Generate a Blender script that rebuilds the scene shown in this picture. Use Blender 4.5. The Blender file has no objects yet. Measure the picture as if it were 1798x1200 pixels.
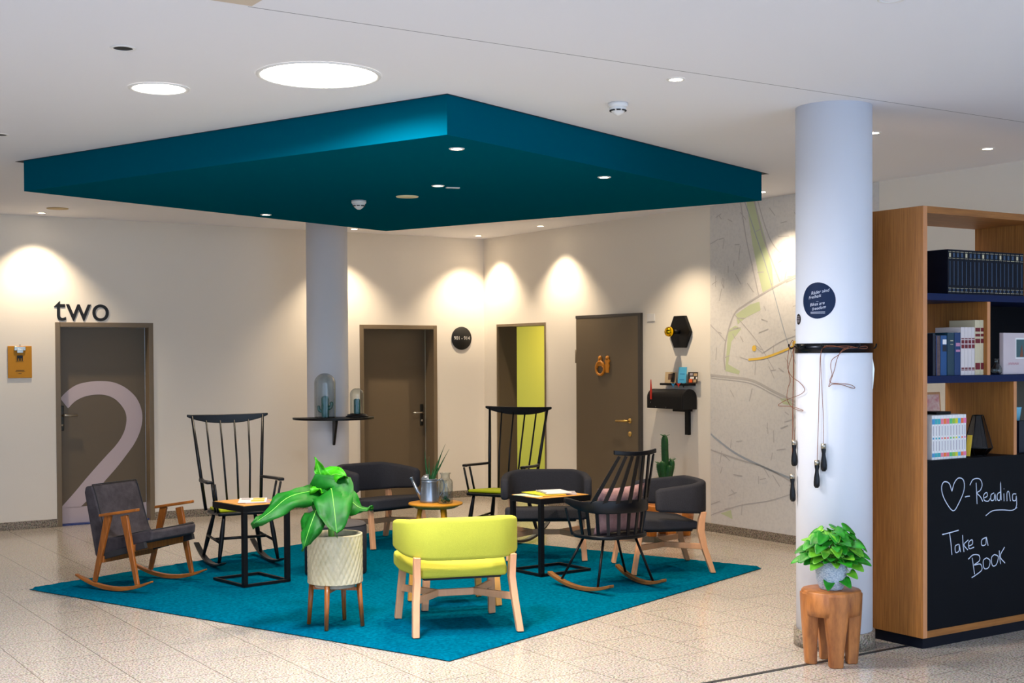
import bpy, bmesh, math, random
from mathutils import Vector, Matrix, noise
from math import sin, cos, pi, radians as R
sc = bpy.context.scene
COL = sc.collection
# ---------------------------------------------------------------- camera
CAM_H = 1.72; F = 2319.71; PITCH = -0.0178; ROLL = -0.0055; SY = 68.76
_w = Vector((0, cos(PITCH), sin(PITCH))); _u = Vector((0, -sin(PITCH), cos(PITCH))); _r = Vector((1, 0, 0))
CR = cos(ROLL)*_r + sin(ROLL)*_u; CU = -sin(ROLL)*_r + cos(ROLL)*_u
cd = bpy.data.cameras.new('camera'); cam = bpy.data.objects.new('camera', cd); COL.objects.link(cam)
cd.sensor_width = 36; cd.lens = F*36/1798; cd.shift_y = SY/1798; cd.clip_end = 200
cam.matrix_world = Matrix(((CR.x, CU.x, -_w.x, 0), (CR.y, CU.y, -_w.y, 0), (CR.z, CU.z, -_w.z, CAM_H), (0, 0, 0, 1)))
cd.dof.use_dof = False
sc.camera = cam
# ---------------------------------------------------------------- world, view
wd = bpy.data.worlds.new('world'); sc.world = wd; wd.use_nodes = True
bg = wd.node_tree.nodes['Background']; bg.inputs[0].default_value = (0.50, 0.70, 1.0, 1); bg.inputs[1].default_value = 1.0
sc.view_settings.view_transform = 'Standard'; sc.view_settings.look = 'None'
sc.view_settings.exposure = 1.02; sc.view_settings.gamma = 1.0; sc.view_settings.use_curve_mapping = False
SPOT = 66.0      # wall washing spots (W)
SPOT_RUG = 100.0  # spots in the blue canopy
LUMX = 16.0      # added round luminaires out of the frame, for brighter floor and ceiling
DISC = 30.0      # round luminaires
DAY = 135.0      # daylight of the glazed front
WARM = (1.0, 0.80, 0.56); COOL = (0.55, 0.74, 1.0)
# ---------------------------------------------------------------- frames
A1 = 0.58055; C0 = Vector((-0.342, 16.412, 0)); ZC = 3.184; ZS = 2.959
E1 = Vector((cos(A1), sin(A1), 0)); N1 = Vector((-sin(A1), cos(A1), 0)); RZ = A1 + pi
def L(u, v, z=0):      # room frame: u along the left wall, v out from it
    p = C0 - E1*u - N1*v; p.z = z; return p
def ray(x, y): return _w + CR*((x-899)/F) - CU*((y-600-SY)/F)
def onz(x, y, z=0.0):
    d = ray(x, y); t = (z-CAM_H)/d.z; return Vector((d.x*t, d.y*t, z))
def atY(x, y, Y):
    d = ray(x, y); t = Y/d.y; return Vector((d.x*t, Y, CAM_H+d.z*t))
def onplane(x, y, n, o):
    d = ray(x, y); c = Vector((0, 0, CAM_H)); return c + d*(((o-c).dot(n))/d.dot(n))
def w1(x, y, off=0):   # point on the left wall -> (u, z)
    p = onplane(x, y, N1, C0 - N1*off) - C0; return (-p.dot(E1), p.z)
def w2(x, y, off=0):   # point on the right wall -> (v, z)
    p = onplane(x, y, E1, C0 - E1*off) - C0; return (-p.dot(N1), p.z)
# ---------------------------------------------------------------- materials
def lin(c):
    return tuple(((x/255)/12.92 if x/255 <= .04045 else ((x/255+.055)/1.055)**2.4) for x in c) + (1,)
MATS = {}
def mat(name, rgb, rough=.6, metal=0, var=0, scale=20, bump=0, bscale=60, rgb2=None, stretch=None, trans=0, emit=None, estr=1, coat=0, sheen=0, spec=None, kind='noise', alpha=None, sub=0):
    if name in MATS: return MATS[name]
    m = bpy.data.materials.new(name); m.use_nodes = True; nt = m.node_tree; b = nt.nodes['Principled BSDF']
    b.inputs['Roughness'].default_value = rough; b.inputs['Metallic'].default_value = metal
    c1 = lin(rgb); b.inputs['Base Color'].default_value = c1
    if trans: b.inputs['Transmission Weight'].default_value = trans; b.inputs['IOR'].default_value = 1.45
    if coat: b.inputs['Coat Weight'].default_value = coat; b.inputs['Coat Roughness'].default_value = .1
    if sheen: b.inputs['Sheen Weight'].default_value = sheen
    if spec is not None: b.inputs['Specular IOR Level'].default_value = spec
    if sub: b.inputs['Subsurface Weight'].default_value = sub
    if emit: b.inputs['Emission Color'].default_value = lin(emit); b.inputs['Emission Strength'].default_value = estr
    if rgb2 or var or bump:
        tc = nt.nodes.new('ShaderNodeTexCoord'); mp = nt.nodes.new('ShaderNodeMapping'); nt.links.new(tc.outputs['Object'], mp.inputs[0])
        if stretch: mp.inputs['Scale'].default_value = stretch
        if rgb2 or var:
            if kind == 'wave':
                n = nt.nodes.new('ShaderNodeTexWave'); n.inputs['Scale'].default_value = scale; n.inputs['Distortion'].default_value = 6; n.inputs['Detail'].default_value = 4; n.inputs['Detail Scale'].default_value = 1.5
            elif kind == 'vor':
                n = nt.nodes.new('ShaderNodeTexVoronoi'); n.inputs['Scale'].default_value = scale
            else:
                n = nt.nodes.new('ShaderNodeTexNoise'); n.inputs['Scale'].default_value = scale; n.inputs['Detail'].default_value = 6; n.inputs['Roughness'].default_value = .65
            nt.links.new(mp.outputs[0], n.inputs['Vector'])
            cr = nt.nodes.new('ShaderNodeValToRGB'); nt.links.new(n.outputs[0], cr.inputs[0])
            c2 = lin(rgb2) if rgb2 else tuple(max(0, x*(1-var)) for x in c1[:3]) + (1,)
            cr.color_ramp.elements[0].position = .3; cr.color_ramp.elements[1].position = .7
            cr.color_ramp.elements[0].color = c2; cr.color_ramp.elements[1].color = c1
            nt.links.new(cr.outputs[0], b.inputs['Base Color'])
        if bump:
            n2 = nt.nodes.new('ShaderNodeTexNoise'); n2.inputs['Scale'].default_value = bscale; n2.inputs['Detail'].default_value = 4
            nt.links.new(mp.outputs[0], n2.inputs['Vector'])
            bp = nt.nodes.new('ShaderNodeBump'); bp.inputs['Strength'].default_value = bump; bp.inputs['Distance'].default_value = .01
            nt.links.new(n2.outputs[0], bp.inputs['Height']); nt.links.new(bp.outputs[0], b.inputs['Normal'])
    MATS[name] = m; return m
def thin_glass(name, rgb=(235, 240, 240)):
    if name in MATS: return MATS[name]
    m = bpy.data.materials.new(name); m.use_nodes = True; nt = m.node_tree; nt.nodes.clear()
    o = nt.nodes.new('ShaderNodeOutputMaterial'); mx = nt.nodes.new('ShaderNodeMixShader'); t = nt.nodes.new('ShaderNodeBsdfTransparent'); g = nt.nodes.new('ShaderNodeBsdfGlossy')
    lw = nt.nodes.new('ShaderNodeLayerWeight'); lw.inputs[0].default_value = .25
    mr = nt.nodes.new('ShaderNodeMapRange'); mr.inputs[3].default_value = .03; mr.inputs[4].default_value = .5
    cm = nt.nodes.new('ShaderNodeMixRGB'); cm.inputs[1].default_value = lin(rgb); cm.inputs[2].default_value = lin((120, 122, 118)); lw2 = nt.nodes.new('ShaderNodeLayerWeight'); lw2.inputs[0].default_value = .18; nt.links.new(lw2.outputs['Facing'], cm.inputs[0]); nt.links.new(cm.outputs[0], t.inputs[0]); g.inputs['Roughness'].default_value = .03; g.inputs[0].default_value = (1, 1, 1, 1)
    nt.links.new(lw.outputs['Facing'], mr.inputs[0]); nt.links.new(mr.outputs[0], mx.inputs[0]); nt.links.new(t.outputs[0], mx.inputs[1]); nt.links.new(g.outputs[0], mx.inputs[2]); nt.links.new(mx.outputs[0], o.inputs[0])
    MATS[name] = m; return m
WALL = mat('wall_paint', (236, 229, 218), .85, bump=.12, bscale=90, stretch=(1, 1, 3))
CEIL = mat('ceiling_paint', (232, 232, 238), .9)
COLM = mat('column_paint', (226, 228, 236), .85, spec=.2)
TEAL = mat('teal_paint', (0, 84, 104), .7, spec=.0)
BROWN = mat('taupe_door_paint', (104, 90, 70), .45)
BROWN2 = mat('taupe_frame_paint', (122, 106, 84), .4)
LIME_WALL = mat('lime_wall_paint', (204, 184, 44), .7)
BLACKM = mat('black_metal', (7, 8, 12), .45, spec=.25)
BLACKW = mat('black_lacquered_wood', (7, 9, 15), .38, spec=.3)
NAVY = mat('navy_laminate', (6, 26, 68), .5, spec=.2)
OAK = mat('oak_veneer', (178, 116, 52), .5, rgb2=(128, 78, 30), scale=10, stretch=(13, 13, .35))
OAKH = mat('oak_veneer_horizontal', (172, 110, 50), .5, rgb2=(130, 80, 32), scale=7, stretch=(.5, 9, 9))
OAKE = mat('oak_edge', (206, 140, 92), .5, var=.12, scale=9, stretch=(6, 6, .6))
BEECH = mat('beech_wood', (226, 166, 122), .45, var=.12, scale=10, stretch=(5, 5, .7))
WALNUT = mat('orange_brown_wood', (168, 96, 30), .38, rgb2=(112, 58, 14), scale=9, stretch=(6, 6, .6), coat=.2)
WALNUTH = mat('orange_brown_wood_flat', (182, 106, 34), .36, rgb2=(124, 66, 18), scale=9, stretch=(6, .7, 6), coat=.2)
RAILW = mat('brown_rocker_wood', (138, 92, 40), .5, rgb2=(96, 58, 22), scale=9, stretch=(6, .7, 6))
OAKTOP = mat('light_oak_top', (232, 164, 74), .4, var=.18, scale=8, stretch=(1, 7, 7))
OCHRE = mat('ochre_lacquer_wood', (206, 140, 28), .4, var=.1, scale=8, stretch=(1, 6, 6))
TEAK = mat('teak_wood', (190, 120, 60), .42, rgb2=(116, 62, 26), scale=5, stretch=(3, 3, .8), kind='noise')
LIME = mat('lime_fabric', (186, 188, 60), .85, var=.12, scale=160, bump=.3, bscale=400)
LIMEC = mat('lime_cushion_fabric', (176, 184, 8), .85, var=.1, scale=90)
GREYF = mat('dark_grey_fabric', (60, 60, 66), .9, var=.3, scale=140, bump=.3, bscale=350, spec=.1)
GREYV = mat('grey_suede', (78, 72, 76), .9, rgb2=(50, 46, 49), scale=9, bump=.15, bscale=120, spec=.15)
PIPING = mat('dark_piping', (34, 33, 36), .8)
MAUVE = mat('mauve_cushion_fabric', (176, 140, 138), .9, rgb2=(148, 112, 116), scale=14, bump=.3, bscale=60)
STEEL = mat('brushed_steel', (170, 165, 155), .3, metal=1)
BRASS = mat('pale_brass', (214, 178, 104), .3, metal=1)
GOLD = mat('gold_mirror_bulb', (235, 185, 20), .12, metal=1)
ZINC = mat('galvanised_zinc', (158, 168, 182), .32, metal=.85, var=.15, scale=12)
WHITEP = mat('white_plastic', (228, 226, 224), .5)
DARKP = mat('dark_recess', (14, 14, 16), .6)
CREAMD = mat('cream_disc', (240, 224, 182), .6)
LEAF = mat('banana_leaf', (18, 108, 22), .5, rgb2=(6, 70, 14), scale=6, spec=.22)
LEAFY = mat('young_banana_leaf', (70, 168, 14), .45, rgb2=(26, 128, 14), scale=6, spec=.3)
MIDRIB = mat('leaf_midrib', (118, 190, 70), .5)
SYN = mat('syngonium_leaf', (40, 158, 26), .4, rgb2=(14, 96, 18), scale=18)
SYNL = mat('syngonium_leaf_light', (132, 198, 48), .4, rgb2=(50, 150, 28), scale=22)
CACT = mat('cactus_skin', (16, 86, 26), .5, rgb2=(8, 54, 16), scale=14)
CERC = mat('glazed_ceramic_green', (30, 112, 112), .15, coat=.5, var=.2, scale=14)
CREAMP = mat('cream_glazed_pot', (210, 200, 170), .4, rgb2=(178, 170, 136), scale=6, coat=.2)
SOIL = mat('soil', (40, 28, 18), .95, var=.5, scale=60)
CONC = mat('concrete_pot', (176, 166, 150), .8, var=.15, scale=14)
BLUEPOT = mat('blue_white_fleck_pot', (222, 228, 232), .6, rgb2=(96, 126, 160), scale=95, stretch=(1, 1, 2.6), bump=.6, bscale=70)
GLASS = thin_glass('clear_glass')
SMOKE = thin_glass('smoked_glass', (110, 100, 92))
CHALK = mat('chalk_marker', (206, 214, 232), .8)
BOARD = mat('blackboard_navy', (4, 8, 16), .6, var=.2, scale=5, spec=.15)
LEATHER = mat('brown_leather_cord', (128, 70, 40), .6)
RED = mat('red_paint', (200, 40, 22), .45)
CARPET = mat('teal_carpet', (0, 116, 148), 1.0, rgb2=(0, 80, 108), scale=38, bump=.9, bscale=260, spec=.0)
PAPER = mat('white_paper', (232, 228, 226), .7)
LETTER = mat('black_lettering', (12, 12, 14), .5)
TWO_M = mat('lilac_white_vinyl', (196, 180, 184), .5)
TAN = mat('kraft_board', (196, 134, 22), .7, var=.1, scale=6)
def granite(name, a, b, c, rough, tiles=False):
    m = bpy.data.materials.new(name); m.use_nodes = True; nt = m.node_tree; N = nt.nodes; K = nt.links; bs = N['Principled BSDF']
    tc = N.new('ShaderNodeTexCoord')
    n1 = N.new('ShaderNodeTexNoise'); n1.inputs['Scale'].default_value = 85; n1.inputs['Detail'].default_value = 5; n1.inputs['Roughness'].default_value = .7
    K.new(tc.outputs['Object'], n1.inputs['Vector'])
    cr = N.new('ShaderNodeValToRGB'); e = cr.color_ramp.elements; e[0].position = .37; e[0].color = lin(c); e[1].position = .46; e[1].color = lin(b)
    x = e.new(.56); x.color = lin(a); K.new(n1.outputs[0], cr.inputs[0])
    v = N.new('ShaderNodeTexVoronoi'); v.inputs['Scale'].default_value = 120; K.new(tc.outputs['Object'], v.inputs['Vector'])
    mx = N.new('ShaderNodeMixRGB'); mx.blend_type = 'MULTIPLY'; mx.inputs[0].default_value = .22; K.new(cr.outputs[0], mx.inputs[1]); K.new(v.outputs['Color'], mx.inputs[2])
    out = mx.outputs[0]
    if tiles:
        br = N.new('ShaderNodeTexBrick'); br.offset = .5; br.inputs['Scale'].default_value = 1.0
        br.inputs['Mortar Size'].default_value = .0022; br.inputs['Brick Width'].default_value = .56; br.inputs['Row Height'].default_value = .425
        br.inputs['Color1'].default_value = (1, 1, 1, 1); br.inputs['Color2'].default_value = (.97, .965, .96, 1); br.inputs['Mortar'].default_value = (.32, .28, .24, 1); br.inputs['Mortar Smooth'].default_value = 0
        mp = N.new('ShaderNodeMapping'); mp.inputs['Rotation'].default_value = (0, 0, R(-90)); mp.inputs['Location'].default_value = (.0, -.26, 0)
        K.new(tc.outputs['Object'], mp.inputs[0]); K.new(mp.outputs[0], br.inputs['Vector'])
        m2 = N.new('ShaderNodeMixRGB'); m2.blend_type = 'MULTIPLY'; m2.inputs[0].default_value = 1; K.new(out, m2.inputs[1]); K.new(br.outputs['Color'], m2.inputs[2]); out = m2.outputs[0]
    K.new(out, bs.inputs['Base Color']); bs.inputs['Roughness'].default_value = rough
    return m
FLOORM = granite('polished_granite_tiles', (212, 203, 192), (172, 160, 147), (88, 80, 74), .15, True)
SKIRT = granite('granite_skirting', (168, 156, 140), (120, 108, 94), (48, 42, 38), .35)
# ---------------------------------------------------------------- mesh builder
class MB:
    def __init__(s): s.v = []; s.f = []; s.sm = []
    def add(s, vs, fs, smooth=True):
        o = len(s.v); s.v += [tuple(v) for v in vs]; s.f += [tuple(i+o for i in f) for f in fs]; s.sm += [smooth]*len(fs); return s
    def box(s, c, d, rot=None):
        c = Vector(c); h = Vector(d)/2; vs = []
        for i in range(8):
            p = Vector((h.x*(1 if i & 1 else -1), h.y*(1 if i & 2 else -1), h.z*(1 if i & 4 else -1)))
            if rot is not None: p = rot @ p
            vs.append(c+p)
        return s.add(vs, [(0, 2, 3, 1), (4, 5, 7, 6), (0, 1, 5, 4), (2, 6, 7, 3), (0, 4, 6, 2), (1, 3, 7, 5)], False)
    def bx(s, x0, x1, y0, y1, z0, z1): return s.box(((x0+x1)/2, (y0+y1)/2, (z0+z1)/2), (abs(x1-x0), abs(y1-y0), abs(z1-z0)))
    def beam(s, p0, p1, w, d, side=(1, 0, 0), w2=None, d2=None):   # rectangular bar, w along side
        p0 = Vector(p0); p1 = Vector(p1); t = (p1-p0).normalized(); a = Vector(side); a = (a - t*a.dot(t)).normalized(); b = t.cross(a)
        w2 = w2 or w; d2 = d2 or d; vs = []
        for p, ww, dd in ((p0, w, d), (p1, w2, d2)):
            for q in ((-1, -1), (1, -1), (1, 1), (-1, 1)): vs.append(p + a*q[0]*ww/2 + b*q[1]*dd/2)
        return s.add(vs, [(3, 2, 1, 0), (4, 5, 6, 7), (0, 1, 5, 4), (1, 2, 6, 5), (2, 3, 7, 6), (3, 0, 4, 7)], False)
    def tube(s, pts, r, n=8, cap=True, flat=1.0, closed=False):
        pts = [Vector(p) for p in pts]; m = len(pts); rs = r if isinstance(r, (list, tuple)) else [r]*m; vs = []; fs = []
        ref = None
        for i, p in enumerate(pts):
            if closed: t = (pts[(i+1) % m]-pts[i-1]).normalized()
            else: t = (pts[min(i+1, m-1)]-pts[max(i-1, 0)]).normalized()
            if ref is None: ref = Vector((0, 0, 1)) if abs(t.z) < .9 else Vector((1, 0, 0))
            a = (ref - t*ref.dot(t)).normalized(); ref = a; b = t.cross(a)
            for k in range(n):
                an = 2*pi*k/n; vs.append(p + a*cos(an)*rs[i]*flat + b*sin(an)*rs[i])
        for i in range(m if closed else m-1):
            for k in range(n):
                j = (i+1) % m; fs.append((i*n+k, i*n+(k+1) % n, j*n+(k+1) % n, j*n+k))
        if cap and not closed: fs.append(tuple(range(n))[::-1]); fs.append(tuple((m-1)*n+k for k in range(n)))
        return s.add(vs, fs, True)
    def lathe(s, prof, c=(0, 0, 0), n=32, cap=True, mod=None):
        c = Vector(c); vs = []; fs = []; m = len(prof)
        for i, (r, z) in enumerate(prof):
            for k in range(n):
                a = 2*pi*k/n; rr = r*(mod(a, z) if mod else 1); vs.append(c+Vector((rr*cos(a), rr*sin(a), z)))
        for i in range(m-1):
            for k in range(n): fs.append((i*n+k, i*n+(k+1) % n, (i+1)*n+(k+1) % n, (i+1)*n+k))
        if cap:
            if prof[0][0] > 1e-4: fs.append(tuple(range(n))[::-1])
            if prof[-1][0] > 1e-4: fs.append(tuple((m-1)*n+k for k in range(n)))
        return s.add(vs, fs, True)
    def prism(s, poly, fn, t0, t1, smooth=False):   # fn(a,b,t)->point
        n = len(poly); vs = [fn(a, b, t0) for a, b in poly] + [fn(a, b, t1) for a, b in poly]
        fs = [tuple(range(n))[::-1], tuple(range(n, 2*n))] + [(i, (i+1) % n, n+(i+1) % n, n+i) for i in range(n)]
        return s.add(vs, fs, smooth)
    def sweep(s, rings, cap=True, smooth=True):
        n = len(rings[0]); vs = [p for r in rings for p in r]; fs = []
        for i in range(len(rings)-1):
            for k in range(n): fs.append((i*n+k, i*n+(k+1) % n, (i+1)*n+(k+1) % n, (i+1)*n+k))
        if cap: fs.append(tuple(range(n))[::-1]); fs.append(tuple((len(rings)-1)*n+k for k in range(n)))
        return s.add(vs, fs, smooth)
    def ball(s, c, r, sx=1, sy=1, sz=1, n=12):
        return s.lathe([(max(r*sin(pi*i/n), 1e-5), -r*cos(pi*i/n)) for i in range(n+1)], (0, 0, 0), 2*n, False).xf_last((n+1)*2*n, c, sx, sy, sz)
    def xf_last(s, k, c, sx, sy, sz):
        for i in range(len(s.v)-k, len(s.v)): x, y, z = s.v[i]; s.v[i] = (c[0]+x*sx, c[1]+y*sy, c[2]+z*sz)
        return s
    def ribbon(s, pts, w, fn, closed=False):         # flat polyline in (a,b) plane
        n = len(pts); vs = []; fs = []
        for i in range(n):
            a = pts[max(i-1, 0)] if not closed else pts[i-1]; b = pts[min(i+1, n-1)] if not closed else pts[(i+1) % n]
            dx, dy = b[0]-a[0], b[1]-a[1]; l = math.hypot(dx, dy) or 1; nx, ny = -dy/l*w/2, dx/l*w/2
            vs += [fn(pts[i][0]+nx, pts[i][1]+ny), fn(pts[i][0]-nx, pts[i][1]-ny)]
        for i in range(n if closed else n-1): j = (i+1) % n; fs.append((2*i, 2*i+1, 2*j+1, 2*j))
        return s.add(vs, fs, False)
    def build(s, name, m, parent=None, loc=None, rz=0, bevel=0, seg=2, sub=0, smooth=None, mods=None):
        me = bpy.data.meshes.new(name); me.from_pydata(s.v, [], s.f); me.validate()
        if len(me.polygons) == len(s.sm): me.polygons.foreach_set('use_smooth', [bool(x) if smooth is None else smooth for x in s.sm])
        me.materials.append(m); bm = bmesh.new(); bm.from_mesh(me); bmesh.ops.recalc_face_normals(bm, faces=bm.faces); bm.to_mesh(me); bm.free()
        o = bpy.data.objects.new(name, me); COL.objects.link(o)
        if parent is not None: o.parent = parent
        if loc is not None: o.location = loc
        if rz: o.rotation_euler.z = rz
        if bevel:
            b = o.modifiers.new('bevel', 'BEVEL'); b.width = bevel; b.segments = seg; b.limit_method = 'ANGLE'; b.angle_limit = R(40)
            if seg > 1:
                for p in me.polygons: p.use_smooth = True
                wn = o.modifiers.new('wn', 'WEIGHTED_NORMAL'); wn.keep_sharp = True
        if sub:
            d = o.modifiers.new('sub', 'SUBSURF'); d.levels = sub; d.render_levels = sub
        return o
def tag(o, label, cat, group=None, kind=None):
    if label: o['label'] = label
    if cat: o['category'] = cat
    if group: o['group'] = group
    if kind: o['kind'] = kind
    return o
def thing(name, label, cat, loc, rz=0, group=None):
    o = bpy.data.objects.new(name, None); COL.objects.link(o); o.empty_display_size = .1; o.location = loc; o.rotation_euler.z = rz
    return tag(o, label, cat, group)
def struct(o): o['kind'] = 'structure'; return o
def dup(root, loc, rz, label, group=None):
    r = root.copy(); COL.objects.link(r); r.location = loc; r.rotation_euler.z = rz; r['label'] = label
    if group: r['group'] = group
    for ch in list(root.children):
        c = ch.copy(); COL.objects.link(c); c.parent = r
        for g in list(ch.children):
            d = g.copy(); COL.objects.link(d); d.parent = c
    return r
def text_mesh(txt, size, shear=0, font_space=1.0, align='CENTER'):
    cu = bpy.data.curves.new('t', 'FONT'); cu.body = txt; cu.size = size; cu.shear = shear; cu.align_x = align; cu.align_y = 'CENTER'; cu.space_character = font_space; cu.resolution_u = 6
    ob = bpy.data.objects.new('t', cu); COL.objects.link(ob); dg = bpy.context.evaluated_depsgraph_get(); me = ob.evaluated_get(dg).to_mesh()
    vs = [v.co.copy() for v in me.vertices]; fs = [tuple(p.vertices) for p in me.polygons]; ob.evaluated_get(dg).to_mesh_clear()
    bpy.data.objects.remove(ob); bpy.data.curves.remove(cu); return vs, fs
def bez(pts, n=8):     # catmull-rom through points
    P = [Vector(p) for p in pts]; P = [P[0]*2-P[1]] + P + [P[-1]*2-P[-2]]; out = []
    for i in range(1, len(P)-2):
        for k in range(n):
            t = k/n; a, b, c, d = P[i-1], P[i], P[i+1], P[i+2]
            out.append(.5*((2*b)+(c-a)*t+(2*a-5*b+4*c-d)*t*t+(3*b-a-3*c+d)*t**3))
    out.append(P[-2]); return out
def rrect(w, h, r, n=3):   # rounded rectangle outline centred
    out = []
    for cx, cy, a0 in ((w/2-r, h/2-r, 0), (-w/2+r, h/2-r, 90), (-w/2+r, -h/2+r, 180), (w/2-r, -h/2+r, 270)):
        for k in range(n+1): a = R(a0+90*k/n); out.append((cx+r*cos(a), cy+r*sin(a)))
    return out
# ================================================================ SETTING
def room(mb, name, m, **k): return struct(mb.build(name, m, loc=C0, rz=RZ, **k))
UMAX = 11.0; VMAX = 17.5
floor = room(MB().bx(-2.6, UMAX, -4.3, VMAX, -.12, 0), 'floor', FLOORM)
# ceiling, with the canopy hole filled by the canopy body
room(MB().bx(-2.6, UMAX, -.5, 8.70, ZC, ZC+.2), 'ceiling', CEIL)
room(MB().bx(-2.6, UMAX, 8.715, VMAX, ZC-.004, ZC+.2), 'ceiling_front', CEIL)
room(MB().bx(-2.6, 6.60, 8.70, 8.716, ZC-.0015, ZC+.2), 'trim_8', mat('ceiling_joint', (84, 88, 100), .8))
# left wall (v=0) with two door niches
T = .27
d1 = (4.18, 5.19, 2.10); d2 = (.686, 1.716, 2.105)
room(MB().bx(d1[1], UMAX, -T, 0, 0, ZC+.1).bx(d2[1], d1[0], -T, 0, 0, ZC+.1).bx(-T, d2[0], -T, 0, 0, ZC+.1).bx(d1[0], d1[1], -T, 0, d1[2], ZC+.1).bx(d2[0], d2[1], -T, 0, d2[2], ZC+.1), 'wall_left', WALL)
# right wall (u=0) with corridor opening
o3 = (.30, 1.345, 2.12); d4 = (1.975, 3.09, 2.146)
room(MB().bx(-T, 0, 0, o3[0], 0, ZC+.1).bx(-T, 0, o3[1], VMAX, 0, ZC+.1).bx(-T, 0, o3[0], o3[1], o3[2], ZC+.1), 'wall_right', WALL)
room(MB().bx(UMAX, UMAX+.2, -.3, 9, 0, ZC+.1), 'wall_far_left', WALL)
# corridor behind the opening
room(MB().bx(-1.95, -1.85, -4.2, 3.0, 0, 2.7), 'wall_corridor', LIME_WALL)
room(MB().bx(-1.85, -T, -4.3, -4.2, 0, 2.7), 'wall_corridor_end', WALL)
room(MB().bx(-1.85, -T, 2.9, 3.0, 0, 2.7), 'wall_corridor_side', WALL)
room(MB().bx(-1.95, -T-.001, -4.2, 3.0, 2.6, 2.7), 'ceiling_corridor', CEIL)
# reveal lining of the opening
room(MB().bx(-T, .012, o3[0], o3[0]+.02, 0, o3[2]).bx(-T, .012, o3[1]-.02, o3[1], 0, o3[2]).bx(-T, .012, o3[0]+.02, o3[1]-.02, o3[2]-.03, o3[2]), 'trim_1', BROWN2)
room(MB().bx(-T, -.01, o3[0]+.02, o3[0]+.024, 0, o3[2]-.03), 'trim_2', BROWN)
def skirting(name, segs):
    m = MB()
    for s in segs: m.bx(*s)
    return room(m, name, SKIRT, bevel=.002, seg=1)
skirting('baseboard_left', [(d1[1], UMAX, 0, .014, 0, .082), (d2[1], d1[0], 0, .014, 0, .082), (0, d2[0], 0, .014, 0, .082)])
skirting('baseboard_right', [(0, .014, .014, o3[0], 0, .082), (0, .014, o3[1], d4[0]-.01, 0, .082), (0, .014, d4[1]+.01, VMAX, 0, .082)])
# metal joint in the floor
room(MB().bx(-.2, UMAX, 8.672, 8.700, -.005, .003), 'trim_3', mat('dark_joint_profile', (60, 62, 66), .35, metal=.6))
# ---- niche doors
def niche_door(n, d, hinge_left, depth):
    fr = room(MB().bx(d[0]-.005, d[0]+.045, -depth, .012, 0, d[2]+.005).bx(d[1]-.045, d[1]+.005, -depth, .012, 0, d[2]+.005).bx(d[0]+.045, d[1]-.045, -depth, .012, d[2]-.045, d[2]+.005), 'trim_%d' % (n+3), BROWN2, bevel=.004)
    lf = room(MB().bx(d[0]+.045, d[1]-.045, -depth-.05, -depth, .012, d[2]-.045), 'door_%d' % n, BROWN)
    return fr, lf
f1, leaf1 = niche_door(1, d1, True, .13)
f2, leaf2 = niche_door(2, d2, True, .20)
room(MB().bx(d1[0]+.045, d1[1]-.045, -.2, -.03, .0, .012), 'trim_6', mat('blue_threshold', (20, 50, 120), .5))
def lever(parent, u, z, v, dirn, plate=True, m=STEEL):
    if plate: MB().box((u, v+.006, z-.03), (.045, .012, .26)).build('lock_plate', mat('dark_steel', (60, 58, 52), .35, metal=.8), parent, bevel=.012)
    MB().tube([(u, v, z), (u, v+.055, z), (u+dirn*.03, v+.06, z), (u+dirn*.15, v+.06, z)], .011, 10).build('handle', m, parent)
    MB().tube([(u, v, z-.1), (u, v+.018, z-.1)], .014, 12).build('lock_cylinder', m, parent)
lever(leaf1, d1[1]-.085, 1.14, -.13, -1)
lever(leaf2, d2[0]+.10, 1.05, -.20, 1)
# ---- big 2 on door one : outline in door plane (u,z)
def door_plane_two():
    v0 = -.128; fn = lambda a, b: (a, v0, b)
    def q(x, y): u, z = w1(x, y, -.13); return (u, z)
    outer = [(105.5, 700), (118, 687), (135, 676), (155, 671), (178, 669.5), (200, 672), (220, 681), (237, 696), (247, 715), (250, 735), (246, 757), (236, 779), (222, 799), (205, 821), (184, 845), (166, 866), (140, 892)]
    inner = [(119.5, 717.5), (132, 705), (148, 697), (166, 693.5), (184, 694), (200, 700), (212, 711), (220, 724), (222, 738), (219, 755), (212, 770), (202, 784), (190, 797), (170, 819), (150, 842), (130, 866), (106.5, 892.5)]
    sm_ = lambda P: [fn(p.x, p.y) for p in bez([(*q(*p), 0) for p in P], 4)]
    m = MB(); A = sm_(outer); B = sm_(inner); vs = A+B; n = len(A)
    m.add(vs, [(i, i+1, n+i+1, n+i) for i in range(n-1)], False)
    u0, z0 = q(106.5, 892); a = d1[1]-.046; b = d1[0]+.046
    m.add([fn(a, .012), fn(b, .012), fn(b, z0-.0005), fn(q(140, 892)[0], z0-.0005), fn(q(106.5, 892)[0], z0-.0005), fn(a, z0-.0005)], [(0, 1, 2, 3, 4, 5)], False)
    o = m.build('numeral', TWO_M, leaf1); o['label'] = 'large pale 2 running to the door bottom'
door_plane_two()
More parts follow.
